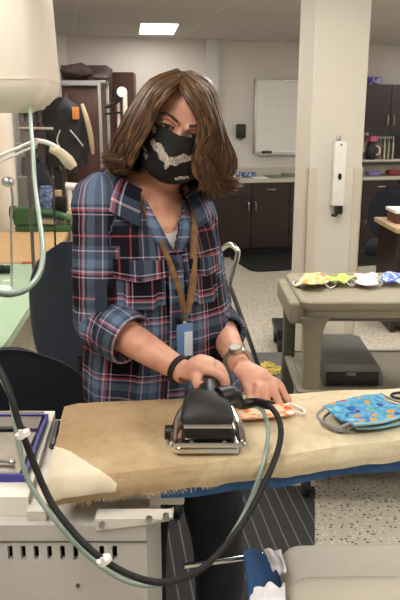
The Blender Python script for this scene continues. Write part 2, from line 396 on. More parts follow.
# base cabinets + counter
bf = .60
zc = .9
def handle(a, z0_, vert=True, l=.1, b=bf):
    h = B(); o1 = .028
    if vert: P = [(a, b, z0_-l/2), (a, b+o1, z0_-l/2+.01), (a, b+o1, z0_+l/2-.01), (a, b, z0_+l/2)]
    else: P = [(a-l/2, b, z0_), (a-l/2+.01, b+o1, z0_), (a+l/2-.01, b+o1, z0_), (a+l/2, b, z0_)]
    return h.tube([MW @ Vector(p) for p in P], .006, 8, 3)
aS = wp(251.5, 207, bf)[0]; uw = (wp(290, 207, bf)[0]-wp(213, 207, bf)[0])
cabL = wp(200, 200, bf)[0]-.0
def base_cab(ac, w, label, doors=2):
    t = thing('base_cabinet', label, 'cabinet', wpt(ac, .3), AL, 'dark base cabinets under the counter')
    obj('body', wbox(B(), ac-w/2+.001, ac+w/2-.001, .014, bf-.022, .1, zc-.04), DKWOOD, t, False)
    obj('toe_kick', wbox(B(), ac-w/2+.001, ac+w/2-.001, .014, bf-.08, .0, .1), BLACK, t, False)
    n = doors
    for i in range(n):
        l = ac-w/2+w*i/n+.003; r = ac-w/2+w*(i+1)/n-.003
        d_ = obj('drawer', wbox(B(), l, r, bf-.022, bf, .70, zc-.045, .002), DKWOOD, t, False); obj('handle', handle((l+r)/2, .785, False, .1), STEEL, d_)
        d_ = obj('door', wbox(B(), l, r, bf-.022, bf, .11, .692, .002), DKWOOD, t, False)
        obj('handle', handle((r-.04) if (i == 0 and n == 2) else l+.04, .59, True, .11), STEEL, d_)
base_cab(aS, uw, 'dark brown base cabinet with two drawers and two doors, fully seen below the whiteboard')
base_cab(aS-uw, uw, 'dark brown base cabinet mostly hidden behind the woman')
base_cab(aS+uw, uw, 'dark brown base cabinet behind the square column')
base_cab(aS+uw*2, uw, 'dark brown base cabinet right of the column, behind the office chair')
t0 = thing('countertop', 'long pale grey countertop on the dark base cabinets', 'countertop', wpt(aS), AL)
obj('slab', wbox(B(), aS-1.5*uw-.02, aS+2.5*uw+.02, .002, bf+.03, zc-.038, zc, .006), COUNTER, t0)
obj('backsplash', wbox(B(), aS-1.5*uw-.02+ .0, aS+2.5*uw+.02, .002, .02, zc, zc+.1, .003), COUNTER, t0)
# black rounded mat in front
a0, _ = wp(238, 260, .9); pm = []
wv_ = .75
for (cx_, cy_, s0) in ((aS+1.4*uw, .66, 270), (aS+1.4*uw, .66+.62, 0), (a0+.12, .66+.62, 90), (a0+.12, .66, 180)):
    for i in range(7):
        an = R(s0+i*15); pm.append((cx_+.12*cos(an), cy_+.12*sin(an)-.0))
tag(obj('floor_mat', B().prism(pm, .001, .018, MW), BLACKR), 'black rubber floor mat with rounded corner before the base cabinets', 'floor mat')
# things on the counter
def on_counter(px, w, dp, h, b_=.35, nm='', lab='', cat='', m=PAPER, grp=None, bev=.004, rz=0, zz=zc):
    a = wp(px, 172, b_)[0]
    o = obj(nm, B().box(-w/2, w/2, -dp/2, dp/2, 0, h, bev, M=MW @ Matrix.Translation((a, b_, zz+.001)) @ Matrix.Rotation(rz, 4, 'Z')), m)
    return tag(o, lab, cat, grp)
BLUEP = m_print('blue_box_print', ((60,70,120), (96,110,150), (150,160,190)), [(40,50,110), (200,205,220), (70,80,140)], 26)
on_counter(244, .26, .16, .055, .22, 'tissue_box', 'low blue patterned box on counter below the soap dispenser', 'box', BLUEP)
on_counter(260, .17, .22, .012, .46, 'paper_stack', 'flat white papers on counter beside the blue box', 'papers', PAPER, rz=.2)
on_counter(274, .17, .2, .02, .36, 'magazine', 'green covered magazine lying on counter under whiteboard', 'magazine', mat('green_cover', (112,140,112), .5), rz=-.2)
on_counter(289, .15, .2, .03, .25, 'folder', 'grey folder on counter right by the column', 'folder', mat('grey_card', (120,124,120), .6), rz=.15)
on_counter(231, .10, .1, .07, .35, 'sponge', 'yellow sponge on counter beside her hair', 'sponge', mat('yellow_foam', (214,200,90), .9, bump=.4), bev=.02)
# right of column
a0, zt = wp(366, 84, .33); _, zb = wp(366, 132, .33); aH = wp(389.6, 125, .33)[0]
a00 = aH-.62; a11 = aH+.62
t = thing('wall_cabinet', 'dark brown upper cabinet on wall right of the column', 'cabinet', wpt(aH, .15)+Vector((0, 0, zb)), AL)
obj('body', wbox(B(), a00, a11, .002, .31, zb, zt), DKWOOD, t, False)
for s in (-1, 1):
    d_ = obj('door', wbox(B(), *sorted((aH+s*.003, aH+s*.615)), .31, .33, zb+.004, zt-.004, .002), DKWOOD, t, False)
    obj('handle', handle(aH+s*.04, zb+.14, True, .12, .33), STEEL, d_)
a, _ = wp(373, 80, .2)
o = obj('supply_box', wbox(B(), a-.11, a+.09, .08, .26, zt+.001, zt+.09, .004), m_print('violet_box_print', ((70,70,140), (110,110,170), (190,190,215)), [(60,60,150), (230,225,235)], 20)); tag(o, 'blue and white box on top of the upper cabinet', 'box')
struct('trim_3', wbox(B(), a00, a11, .0, .006, zc+.1, zb), mat('teal_tile', (120,138,138), .4, var=.08, scale=10))
def cyl_on(px, r, h, b_, nm, lab, cat, m, z=zc, grp=None, cap=None):
    a = wp(px, 165, b_)[0]; p = MW @ Vector((a, b_, z+.001))
    t = thing(nm, lab, cat, p, 0, grp)
    obj('body', B().lathe([(r*.9, 0), (r, .01), (r, h*.72), (r*.9, h*.8), (r*.45, h*.86), (r*.45, h)], p, 14), m, t)
    obj('cap', B().lathe([(r*.55, h), (r*.55, h*1.1), (.4*r, h*1.12)], p, 14), cap or WHITE, t); return t
# spice rack style row of thread bottles
sh = obj('counter_shelf', wbox(B(), a00+.01, a11, .03, .30, zc+.16, zc+.18, .003).merge(wbox(wbox(B(), a00+.01, a00+.03, .03, .30, zc+.001, zc+.16), a11-.03, a11, .03, .3, zc+.001, zc+.16)), mat('cream_board', (206,198,180), .6)); tag(sh, 'low cream shelf riser standing on the right counter', 'shelf')
zs = zc+.181
a = wp(371.5, 150, .2)[0]; z7 = zs
tag(obj('pink_box', wbox(B(), a-.05, a+.05, .1, .25, zs+.221, zs+.29, .01), mat('pink_card', (206,96,132), .6)), 'pink box on top of black pot at counter', 'box')
t = thing('coffee_pot', 'black pot with white handle under the pink box', 'pot', MW @ Vector((a, .18, zs)))
obj('body', B().lathe([(.06, 0), (.07, .03), (.065, .13), (.045, .2), (.05, .219)], MW @ Vector((a, .18, zs+.001))), BLACK, t)
obj('handle', B().tube([MW @ Vector((a+.05, .2, zs+.05)), MW @ Vector((a+.1, .22, zs+.08)), MW @ Vector((a+.09, .22, zs+.15)), MW @ Vector((a+.05, .2, zs+.17))], .01), WHITE, t)
cols = [(150,150,140), (176,110,120), (90,110,100), (200,196,180), (120,128,96), (170,168,150), (92,96,80), (190,186,160)]
for i, cc in enumerate(cols):
    px = 377+i*2.1; a = wp(px, 150, .15)[0]
    cyl_on(px, .013, .25, .12+.03*(i % 2), 'bottle', ['grey', 'rose', 'dark green', 'ivory', 'olive', 'pale grey', 'dark olive', 'cream'][i]+' slim bottle in the row beneath the upper cabinet', 'bottle', mat('bottle_%d' % i, cc, .35), zs, 'slim bottles on the counter shelf')
tag(obj('monitor', wbox(B(), wp(397, 150, .2)[0]-.04, wp(397, 150, .2)[0]+.3, .08, .10, zs+.001, zs+.27, .006), BLACK), 'dark flat panel standing behind the bottles at picture edge', 'screen')
on_counter(373, .17, .12, .06, .47, 'fabric_roll', 'small violet fabric roll on the right counter front', 'fabric', mat('violet_cloth', (118,100,150), .8), bev=.025)
on_counter(394, .20, .12, .07, .47, 'red_pouch', 'dark red pouch on the right counter edge', 'pouch', mat('red_cloth', (120,44,44), .8), bev=.03)
on_counter(382, .09, .12, .02, .47, 'notepad', 'dark notepad between violet roll and red pouch', 'notepad', mat('dark_pad', (88,70,58), .7))
lp.scale = (.62, .66, 1)
# ------------------------------------------------------------------ chairs
def office_chair(label, loc, rz, m, arms=True, bh=.46):
    t = thing('office_chair', label, 'office chair', loc, rz)
    T = Matrix.Translation(loc) @ Matrix.Rotation(rz, 4, 'Z')
    sb = B(); sb.box(-.24, .24, -.23, .23, .42, .51, .04, M=T, seg=4); obj('seat', sb, m, t)
    def bk(u, v):
        x = (u-.5)*2; h = v
        w = .215*(1-.12*(2*h-1)**4); r = abs(x)
        y = .27-.05*(1-r*r)*-1*.5+.05*h-.02; y = .245+.035*h-.04*(1-r*r)
        return Vector((x*w, y, .56+.46*h-.05*r**4*(1 if h > .5 else -1)*abs(2*h-1)))
    rings = []
    for k in range(25):
        h = k/24; hw_ = .22*(1-abs(2*h-1)**2.6)**.5 if 0 < k < 24 else .05
        hw_ = max(hw_, .06); th = .035*max(.35, (1-abs(2*h-1)**6))
        zc_ = .56+bh*h; cy_ = .27+.03*sin(pi*(1-h))*-1+.03*h
        rings.append([T @ Vector((hw_*cos(2*pi*i/24), cy_-.03*(1-cos(2*pi*i/24)**2)+th*sin(2*pi*i/24), zc_)) for i in range(24)])
    bb = B(); bb.rings(rings); obj('backrest', bb, m, t)
    obj('back_bracket', B().tube([T @ Vector(p) for p in ((0, .1, .41), (0, .26, .41), (0, .33, .5), (0, .31, .72))], .018), BLACK, t)
    obj('post', B().cyl(T @ Vector((0, 0, .1)), T @ Vector((0, 0, .43)), .025), DKSTEEL, t)
    for k in range(5):
        a = 2*pi*k/5+.3; e = Vector((.28*cos(a), .28*sin(a), .075))
        lg = obj('base_leg', B().tube([T @ Vector((0, 0, .11)), T @ (e*.5+Vector((0, 0, .055))), T @ e], [.026, .02, .015], 10, 3), BLACK, t)
        obj('caster', B().cyl(T @ (e+Vector((-.022, 0, -.048))), T @ (e+Vector((.022, 0, -.048))), .027).cyl(T @ (e+Vector((0, 0, -.03))), T @ e, .008), BLACKR, lg)
    if arms:
        for s in (-1, 1):
            obj('armrest', B().tube([T @ Vector((s*.2, .02, .42)), T @ Vector((s*.3, .02, .44)), T @ Vector((s*.3, .03, .62)), T @ Vector((s*.29, .03, .66))], .014).box(s*.29-.03, s*.29+.03, -.12, .13, .66, .69, .012, M=T), BLACK, t)
    return t
p = W(84, 280, 2.9); office_chair('navy office chair with tall curved back behind woman at green table', Vector((-.33, 2.5, 0)), R(165), NAVY, False, .56)
office_chair('darkest navy office chair in front, beside the steam console', Vector((-.49, 1.86, 0)), R(183), NAVY2, False, .40)
p = W(375, 300, 5.6); office_chair('black office chair with grey arm parked right of the column', Vector((p.x+.18, 5.75, 0)), R(160), NAVY2, True)

# ------------------------------------------------------------------ left tables
def poly_table(name, label, poly, ztop, th, m, legs, cat='table', ml=GREYM):
    cx_ = sum(p[0] for p in poly)/len(poly); cy_ = sum(p[1] for p in poly)/len(poly)
    t = thing(name, label, cat, (cx_, cy_, 0))
    obj('tabletop', B().prism(poly, ztop-th, ztop), m, t, False)
    for (x, y) in legs:
        obj('leg', B().box(x-.02, x+.02, y-.02, y+.02, 0, ztop-th, .004), ml, t)
    return t
zt_ = .75
poly_table('cutting_table', 'pale green topped cutting table at the left picture edge', [(-1.75, 2.12), (-.72, 2.12), (-.695, 2.16), (-.69, 2.25), (-.74, 2.9), (-.83, 3.68), (-1.75, 3.68)], zt_, .035, PGREEN, [(-1.7, 2.2), (-.82, 2.3), (-.9, 3.6), (-1.7, 3.6)])
poly_table('sewing_table', 'oak topped sewing table behind the pale green one', [(-2.1, 3.70), (-.84, 3.70), (-.96, 4.85), (-2.1, 4.85)], zt_, .035, OAK, [(-2.05, 3.8), (-.93, 3.8), (-1.02, 4.8), (-2.05, 4.8)])
# second oak table beyond with clutter (behind the sewing machine)
poly_table('back_table', 'tan table with boxes behind the green sewing machine', [(-1.26, 5.0), (-.93, 5.0), (-.93, 5.5), (-1.26, 5.5)], .86, .03, mat('tan_top', (190,168,132), .5), [(-1.23, 5.05), (-.96, 5.05), (-.96, 5.45), (-1.23, 5.45)])
# sewing machine, green
def sewing():
    c = Z(40, 232, zt_); Y0 = c.y
    t = thing('sewing_machine', 'dark green industrial sewing machine on the oak table', 'sewing machine', (c.x, Y0, zt_))
    def X(px): return W(px, 220, Y0).x
    def H(py): return W(30, py, Y0).z
    obj('bed', B().box(X(14), X(70), Y0, Y0+.14, zt_+.001, H(226), .012), GREEN, t)
    obj('pillar', B().box(X(12.5), X(38), Y0+.01, Y0+.12, H(226), H(208), .018, seg=3), GREEN, t)
    bb = B().tube([(X(30), Y0+.09, H(213)), (X(48), Y0+.09, H(215)), (X(62), Y0+.07, H(218)), (X(69), Y0+.07, H(222))], [.035, .03, .03, .02], 12, 4); obj('arm', bb, GREEN, t)
    obj('tension_plate', B().box(X(42), X(56), Y0-.004, Y0+.05, H(224), H(219), .004).cyl((X(45), Y0-.012, H(221)), (X(45), Y0+.02, H(221)), .012).cyl((X(52), Y0-.012, H(223)), (X(52), Y0+.02, H(223)), .01), STEEL, t)
    obj('handwheel', B().cyl((X(12)-.03, Y0+.09, H(214)), (X(12)+.0, Y0+.09, H(214)), .05), BLACK, t)
    obj('needle_bar', B().cyl((X(64), Y0+.05, H(219)), (X(64), Y0+.05, H(228)), .006), STEEL, t)
sewing()
# white thread motor / paper bits on tables
c = Z(5, 226, zt_); 
t = thing('bobbin_winder', 'white and silver cylinder lying on oak table by green machine', 'bobbin winder', (c.x, c.y, zt_))
obj('body', B().cyl((c.x-.10, c.y+.05, zt_+.034), (c.x+.055, c.y+.05, zt_+.034), .032), WHITE, t); obj('shaft', B().cyl((c.x+.055, c.y+.05, zt_+.034), (c.x+.08, c.y+.05, zt_+.034), .012), STEEL, t)
def thing_on(px, py, w, dp, h, zz, nm, lab, cat, m, rz=0, bev=.004):
    c = Z(px, py, zz)
    return tag(obj(nm, B().box(-w/2, w/2, -dp/2, dp/2, .001, h, bev, M=Matrix.Translation((c.x, c.y, zz)) @ Matrix.Rotation(rz, 4, 'Z')), m), lab, cat)
ORG = mat('orange_plastic', (206,112,72), .5)
thing_on(30, 263.5, .09, .02, .012, zt_, 'seam_gauge', 'small orange strip near the rim of green table', 'ruler', ORG, .15, .003)
c = Z(5, 274, zt_)
bb = B()
for i in range(7):
    bb.sph((c.x-.03+random.uniform(-.04, .05), c.y+random.uniform(-.03, .03), zt_+.025), .024, (1, 1, .9))
tag(obj('black_scrap', bb, BLACKR), 'crumpled black scrap on the pale green table', 'scrap')
c = Z(9, 281, zt_); tag(obj('paper_scrap', B().box(c.x-.03, c.x+.03, c.y-.012, c.y+.012, zt_+.001, zt_+.004), PAPER), 'white paper scrap before the crumpled black scrap', 'paper')
# hanging junk on back table
for px, yy, py1, w, m, nm, lab, cat in [(46, 5.08, 186, .085, BLUEP, 'box', 'small blue and white printed box on the tan table', 'box'), (56, 5.2, 190, .08, mat('tan_card', (184,160,112), .7), 'carton', 'tan cardboard carton on the tan table', 'carton'),
        (60, 5.07, 196.5, .09, BLACK, 'case', 'flat black case on the tan table', 'case'), (44, 5.35, 162, .12, mat('dark_navy_plastic', (40,42,56), .5), 'bag', 'dark navy upright bag on the tan table', 'bag'), (59, 5.4, 170, .05, mat('dark_pouch', (50,48,44), .6), 'jar', 'dark jar on tan table beneath the lamp', 'jar')]:
    p = W(px, 190, yy); h = max(.03, W(px, py1, yy).z-.86)
    tag(obj(nm, B().box(p.x-w/2, p.x+w/2, yy-.04, yy+.04, .861, .86+h, .01), m), lab, cat)

# ------------------------------------------------------------------ duct, post
YD = 3.2
x1 = W(60, 60, YD+.33).x; zL = W(60, 86, YD).z; zM = W(60, 112, YD).z
def rr(x0, x1_, y0, y1_, r, z):
    P = []
    for (cx_, cy_, s0) in ((x1_-r, y0+r, 270), (x1_-r, y1_-r, 0), (x0+r, y1_-r, 90), (x0+r, y0+r, 180)):
        for i in range(7):
            an = R(s0+i*15); P.append(Vector((cx_+r*cos(an), cy_+r*sin(an), z)))
    return P
t = thing('ceiling_hood', 'big white box hood hanging from the ceiling at top left', 'hood', (x1-.35, YD+.3, zM))
bb = B(); bb.rings([rr(x1-.48, x1-.13, YD+.08, YD+.28, .05, zM), rr(x1-.56, x1-.05, YD+.04, YD+.33, .07, zM+.04), rr(x1-.62, x1-.006, YD+.005, YD+.37, .09, zL-.02), rr(x1-.62, x1, YD, YD+.38, .09, zL+.03), rr(x1-.60, x1-.03, YD+.01, YD+.38, .09, HC-.001)])
obj('housing', bb, mat('hood_white', (226,214,200), .5, var=.02), t)
obj('seam', B().rings([rr(x1-.624, x1+.003, YD-.003, YD+.383, .09, zL+.03), rr(x1-.624, x1+.003, YD-.003, YD+.383, .09, zL+.037)]), mat('hood_white', (226,214,200), .5), t)
p = W(14, 150, 5.15); zt2 = W(10, 106, 5.15).z; rr_ = .11
tag(obj('round_post', B().lathe([(rr_, 0), (rr_, zt2-.06), (rr_*.9, zt2-.02), (rr_*.6, zt2), (0.01, zt2+.005)], (p.x-rr_, 5.15, 0), 28), mat('post_white', (220,208,192), .5, var=.02)), 'white round-topped post standing behind the oak table at left edge', 'post')

# background left: cabinets, rack, bag
def cab(px0, px1, py, Y, dp, name, label, m, cat='cabinet', door=True):
    a = W(px0, py, Y); b_ = W(px1, py, Y)
    t = thing(name, label, cat, ((a.x+b_.x)/2, Y+dp/2, 0))
    obj('body', B().box(a.x, b_.x, Y+.02, Y+dp, 0, a.z, .004), m, t)
    if door:
        mx = (a.x+b_.x)/2
        for (q0, q1, hx) in ((a.x+.004, mx-.003, mx-.03), (mx+.003, b_.x-.004, mx+.03)):
            d_ = obj('door', B().box(q0, q1, Y, Y+.02, .08, a.z-.02, .003), m, t); obj('handle', B().cyl((hx, Y-.02, 1.0), (hx, Y-.02, 1.15), .006), STEEL, d_)
    return t, a, b_
t1, ca, cb = cab(60, 106, 65, 6.2, .45, 'storage_cabinet', 'tall dark brown cabinet with crumpled bag on top', m_wood('umber_wood', (64,38,32), (80,50,42), .5))
cab(107, 133, 72, 6.75, .3, 'storage_cabinet', 'tall red-brown cabinet beside her hair, right of the taller one', RDWOOD, door=False)
# bag on top of front locker
t2, la, lb = cab(62, 98, 81, 5.55, .4, 'metal_locker', 'lower brown locker with pale edge in front of the tall cabinet', m_wood('locker_brown', (74,46,40), (90,58,50), .5), 'locker', door=False)
obj('edge_trim', B().box(la.x, lb.x+.02, 5.53, 5.57, la.z-.035, la.z+.003, .004), mat('grey_trim', (150,148,150), .4), t2)
def blob(name, c, r, sc, m, lab, cat, amp=.25, fr=3.5, seed=0):
    bb = B(); bb.sph(c, r, sc, u=36, v=24)
    cc = Vector(c)
    for v in bb.bm.verts:
        d_ = v.co-cc; nn = noise.noise(v.co*fr/r*.3+Vector((seed, 0, 0)))+.5*noise.noise(v.co*fr/r*.8); v.co = cc+d_*(1+amp*nn)
    return tag(obj(name, bb, m), lab, cat)
blob('crumpled_bag', (W(75, 70, 5.75).x, 5.77, la.z+.085), .1, (1.3, 1.0, .66), mat('brown_bag', (66,52,48), .8, var=.3), 'crumpled dark brown bag on top of the front locker', 'bag', .3)
blob('folded_jacket', (W(102, 78, 5.75).x, 5.74, la.z+.045), .055, (1.4, .8, .5), mat('grey_cloth', (92,82,84), .8, var=.3), 'flat grey cloth beside the crumpled brown bag', 'cloth', .25, seed=3)
# garment rack
Yr = 5.2
def up(px0, py0, py1): return W(px0, py0, Yr), W(px0, py1, Yr)
t = thing('garment_rack', 'silver metal rack with twin uprights left of her hair', 'rack', (W(101, 100, Yr).x, Yr, 0))
a = W(99, 82, Yr); b_ = W(104.5, 84, Yr)
for xx, zz, yy in ((a.x, a.z, Yr), (b_.x, b_.z, Yr+.15)):
    obj('upright', B().box(xx-.011, xx+.011, yy-.011, yy+.011, .03, zz, .003), STEEL, t)
obj('top_bar', B().box(a.x-.011, b_.x+.011, Yr-.01, Yr+.16, a.z-.01, a.z+.012, .003), STEEL, t)
obj('foot_bar', B().box(a.x-.02, b_.x+.02, Yr-.2, Yr+.3, 0, .03, .005), STEEL, t)
# round head stand
Yq = 5.05
t = thing('round_head_stand', 'white disc on a thin post with black clamp arms beside garment rack', 'stand', (W(124, 100, Yq).x, Yq, 0))
pd = W(122, 92, Yq)
obj('disc', B().cyl(pd+Vector((0, -.015, 0)), pd+Vector((0, .015, 0)), .036, n=28), WHITE, t)
obj('post', B().cyl((W(125, 100, Yq).x, Yq, .01), (W(125, 100, Yq).x, Yq, pd.z), .017), GREYL, t)
obj('base', B().lathe([(.09, 0), (.09, .012), (.03, .03)], (W(125, 100, Yq).x, Yq, 0)), BLACK, t)
obj('clamp_arm', B().tube([W(105, 107, Yq), W(112, 105, Yq), W(119, 100, Yq), W(123, 97, Yq)], .014).tube([W(105, 114, Yq+.05), W(125, 112, Yq+.02)], .008, sm=4).cyl(W(115.5, 90, Yq), W(115.5, 99, Yq), .018), BLACK, t)
t3 = obj('post', B().cyl((W(118, 100, Yq).x, Yq+.06, .01), W(118, 98, Yq+.06), .011), GREYL, t)
# backpack hanging from locker front
yb = 5.3; c = W(66, 130, yb)
bb = B(); zt4 = W(66, 97, yb).z; zb4 = W(66, 166, yb).z
rings = []
for k in range(17):
    f = k/16; z_ = zb4+(zt4-zb4)*f; w_ = (.15+.03*sin(pi*f))*(1 if f < .75 else 1-.75*((f-.75)/.25)**2); dd = .08*(1 if f < .8 else 1-.6*((f-.8)/.2)**2)
    rings.append([Vector((c.x-.01+w_*cos(2*pi*i/32)*(1+.12*noise.noise(Vector((i*.3, k*.4, 0)))), yb+.02+dd*sin(2*pi*i/32)*(1+.3*noise.noise(Vector((i*.4, k*.5, 5)))), z_)) for i in range(32)])
t = thing('backpack', 'black backpack with orange patch and beige strap hanging before locker', 'bag', (c.x, yb, zb4))
bb.rings(rings); obj('bag_body', bb, mat('black_nylon', (20,20,24), .6, var=.4, bump=.3, bscale=25), t)
q = W(75.5, 114, yb-.075); obj('patch', B().box(q.x-.025, q.x+.025, yb-.085, yb-.045, q.z-.04, q.z+.05, .008), mat('orange_patch', (206,132,66), .7, var=.3, scale=60), t)
obj('strap', B().tube([W(82, 104, yb-.05), W(87, 120, yb-.09), W(91, 138, yb-.07), W(93, 154, yb-.04)], [.012, .02, .02, .012], 8, 5, .5, ref=(0, 1, 0)), mat('beige_strap', (186,166,134), .7), t)
obj('pull_cord', B().tube([W(60, 130, yb-.09), W(57, 140, yb-.09), W(60, 148, yb-.09)], .005).tube([W(70, 130, yb-.09), W(77, 138, yb-.09), W(83, 146, yb-.08)], .005), GREYM, t)
obj('hook', B().tube([W(66, 98, yb), W(66, 94, yb+.08), Vector((W(66, 94, yb).x, 5.549, W(66, 94, yb).z))], .008), STEEL, t)
# background shelf unit w/ rolls
ys = 5.75
xa = W(15, 150, ys).x; xb = W(60, 150, ys).x; ztop = W(30, 104, ys).z
t = thing('shelving_unit', 'pale metal shelving with rolls behind the white hood', 'shelving', ((xa+xb)/2, ys+.2, 0))
for xx in (xa, xb):
    for yy in (ys, ys+.36): obj('upright', B().box(xx-.012, xx+.012, yy-.012, yy+.012, 0, ztop, .002), GREYM, t)
for zz in (.3, .8, 1.08, 1.36, ztop-.03): obj('shelf', B().box(xa-.01, xb+.01, ys-.01, ys+.37, zz-.015, zz, .003), GREYL, t)
obj('back_panel', B().box(xa, xb, ys+.372, ys+.38, .3, ztop, 0), mat('panel_grey', (196,188,176), .7), t)
cl_ = [((150,146,150), 'grey'), ((216,208,196), 'cream'), ((92,90,96), 'charcoal'), ((150,132,120), 'tan'), ((196,200,206), 'pale blue'), ((60,58,60), 'black')]
for i, (cc, nm) in enumerate(cl_):
    x = xa+.05+(xb-xa-.1)*i/5; h = [.24, .2, .25, .22, .25, .18][i]
    tag(obj('fabric_bolt', B().cyl((x, ys+.1, 1.361), (x, ys+.1, 1.36+min(h, ztop-.05-1.36)), .024), mat('bolt_'+nm.replace(' ', '_'), cc, .8)), nm+' fabric bolt standing on the upper shelf behind the hood', 'fabric bolt', 'fabric bolts on the pale shelving')
    tag(obj('storage_jar', B().lathe([(.026, 0), (.028, .1), (.02, .13), (.022, .15)], (x, ys+.08, 1.081), 14), mat('jar_'+nm.replace(' ', '_'), tuple(int(k_*.8) for k_ in cc), .5)), nm+' jar on the middle shelf below the '+nm+' fabric bolt', 'jar', 'jars on the pale shelving')

# ------------------------------------------------------------------ desk lamp on green table etc.
Yl = 3.0
t = thing('task_lamp', 'white spring-arm task lamp with beige head bending over sewing area', 'lamp', (W(-14, 200, Yl).x, Yl+.1, zt_))
LAMPT = t; jb = W(-14, 162, Yl)
obj('base', B().lathe([(.07, 0), (.07, .02), (.02, .03), (.012, .05)], (jb.x, Yl, zt_+.001)), WHITE, t)
obj('lower_arm', B().cyl((jb.x, Yl, zt_+.03), jb, .009), WHITE, t)
obj('upper_arm', B().cyl(jb, W(34, 141, Yl), .007).cyl(jb+Vector((0, 0, -.025)), W(33, 147, Yl), .006), WHITE, t)
obj('elbow', B().cyl(W(34, 142, Yl-.02), W(34, 142, Yl+.02), .018).cyl(W(2, 183, Yl), W(2, 183, Yl)+Vector((.0, .01, 0)), .001), GREYL, t)
obj('forearm', B().tube([W(34, 140, Yl), W(48, 143, Yl), W(60, 150, Yl), W(67, 160, Yl)], .010, 10, 6), WHITE, t)
hd = obj('lamp_head', B().tube([W(50, 149, Yl), W(60, 153, Yl), W(68, 161, Yl), W(74, 168, Yl)], [.014, .022, .028, .02], 14, 5), mat('beige_plastic', (204,188,160), .4), t)
obj('bulb_socket', B().cyl(W(73.5, 167, Yl), W(74, 174, Yl), .018), BLACK, hd)
# thread stand: clamp & rod
Yt = 3.35
t = thing('thread_stand', 'grey thread stand with cross bar and clamp before the hood', 'thread stand', (W(26, 200, Yt).x, Yt, zt_))
obj('rod', B().cyl((W(26, 150, Yt).x, Yt, zt_+.001), W(26, 118, Yt), .009), DKSTEEL, t)
obj('clamp', B().box(W(22, 130, Yt).x, W(30.5, 130, Yt).x, Yt-.02, Yt+.02, W(26, 148, Yt).z, W(26, 122, Yt).z, .006), mat('warm_grey', (120,110,104), .5), t)
obj('cross_bar', B().cyl(W(18, 128, Yt-.025), W(53, 128.5, Yt-.025), .006), mat('pinkish_metal', (206,186,170), .4), t)
obj('spool_cone', B().lathe([(.03, -.06), (.026, .0), (.012, .05)], W(40, 133, Yt), 16), mat('dark_thread', (60,44,44), .8), t)
Yk = 3.1
t = thing('mirror_ball_lamp', 'small silver domed lamp on thin bent stem at left edge', 'lamp', (W(10, 240, Yk).x, Yk, zt_))
obj('dome', B().sph(W(8, 182, Yk), .03, (1, 1, .8)), STEEL, t)
obj('stem', B().tube([W(11, 185, Yk), W(12.5, 200, Yk), W(11, 225, Yk), Vector((W(9, 250, Yk).x, Yk, zt_+.001))], .006), STEEL, t)
# white machine head, blue cable
t = thing('overlock_arm', 'small white machine arm poking out left of her sleeve', 'machine', (W(60, 187, 4.6).x, 4.6, .861))
pq = W(52, 187, 4.95)
obj('arm', B().cyl(W(66, 186, 5.24), W(78, 187, 5.24), .03), WHITE, t); obj('tip', B().cyl(W(78, 187, 5.24), W(81, 187, 5.24), .018), STEEL, t)
obj('column', B().cyl((W(69, 187, 5.24).x, 5.24, .861), W(69, 187, 5.24), .022), WHITE, t)
obj('lamp_wire', B().tube([W(36, 148, Yl+.03), W(42, 160, Yl+.1), W(47, 172, Yl+.2), W(53, 186, Yl+.5), W(54, 205, Yl+.9), Vector((W(54, 225, 4.0).x, 4.0, zt_+.006))], .006), mat('dark_blue_cord', (36,40,62), .5), LAMPT)
# upper pale green hose
hp = [(30, 96, 3.5), (31, 125, 3.0), (33, 150, 2.75), (35, 185, 2.5), (40, 222, 2.2), (43, 250, 1.95), (40, 272, 1.8), (28, 288, 1.65), (10, 294, 1.55), (-12, 292, 1.5), (-30, 300, 1.45), (-32, 330, 1.25), (-20, 352, 1.1), (-4, 370, 1.0), (10, 396, .96), (16, 428, .945), (25, 472, .93), (42, 503, .915), (82, 550, .89), (126, 581, .88), (166, 583, .895), (210, 562, .94), (241, 520, .99), (261, 472, 1.03), (268, 436, 1.08), (266, 418, 1.11), (260, 408, 1.13), (250, 405, 1.15)]
tag(obj('steam_hose', B().tube([W(*p) for p in hp], [.0042 if p[2] < 1.3 else .0085 for p in hp], 10, 6), HOSE2 if False else HOSE), 'pale green translucent steam hose looping from hood down to the iron', 'hose')
kp = [(-20, 330, 1.1), (-6, 360, 1.0), (8, 388, .94), (22, 432, .92), (45, 490, .90), (62, 518, .88), (92, 551, .86), (130, 575, .85), (168, 582, .87), (205, 566, .91), (242, 524, .96), (268, 476, 1.01), (280, 442, 1.06), (279, 420, 1.09), (268, 405, 1.12), (252, 403, 1.145), (238, 406, 1.155)]
tag(obj('power_cable', B().tube([W(*p) for p in kp], .0053, 12, 6), BLACKR), 'thick black power cable drooping in front of the ironing board', 'cable')
for px, py, Y in ((23, 434, .905), (104, 560, .85)):
    d_ = W(px+5, py+12, Y)-W(px-5, py-12, Y); p = W(px, py, Y); n_ = d_.normalized()
    o = obj('cable_tie', B().cyl(p-n_*.003, p+n_*.003, .0112, n=20).box(-.003, .003, -.0125, -.010, -.003, .012, M=Matrix.Translation(p)), WHITE); tag(o, 'white zip tie around hose and cable '+('above the violet tray' if py < 500 else 'by the vent slots'), 'cable tie')
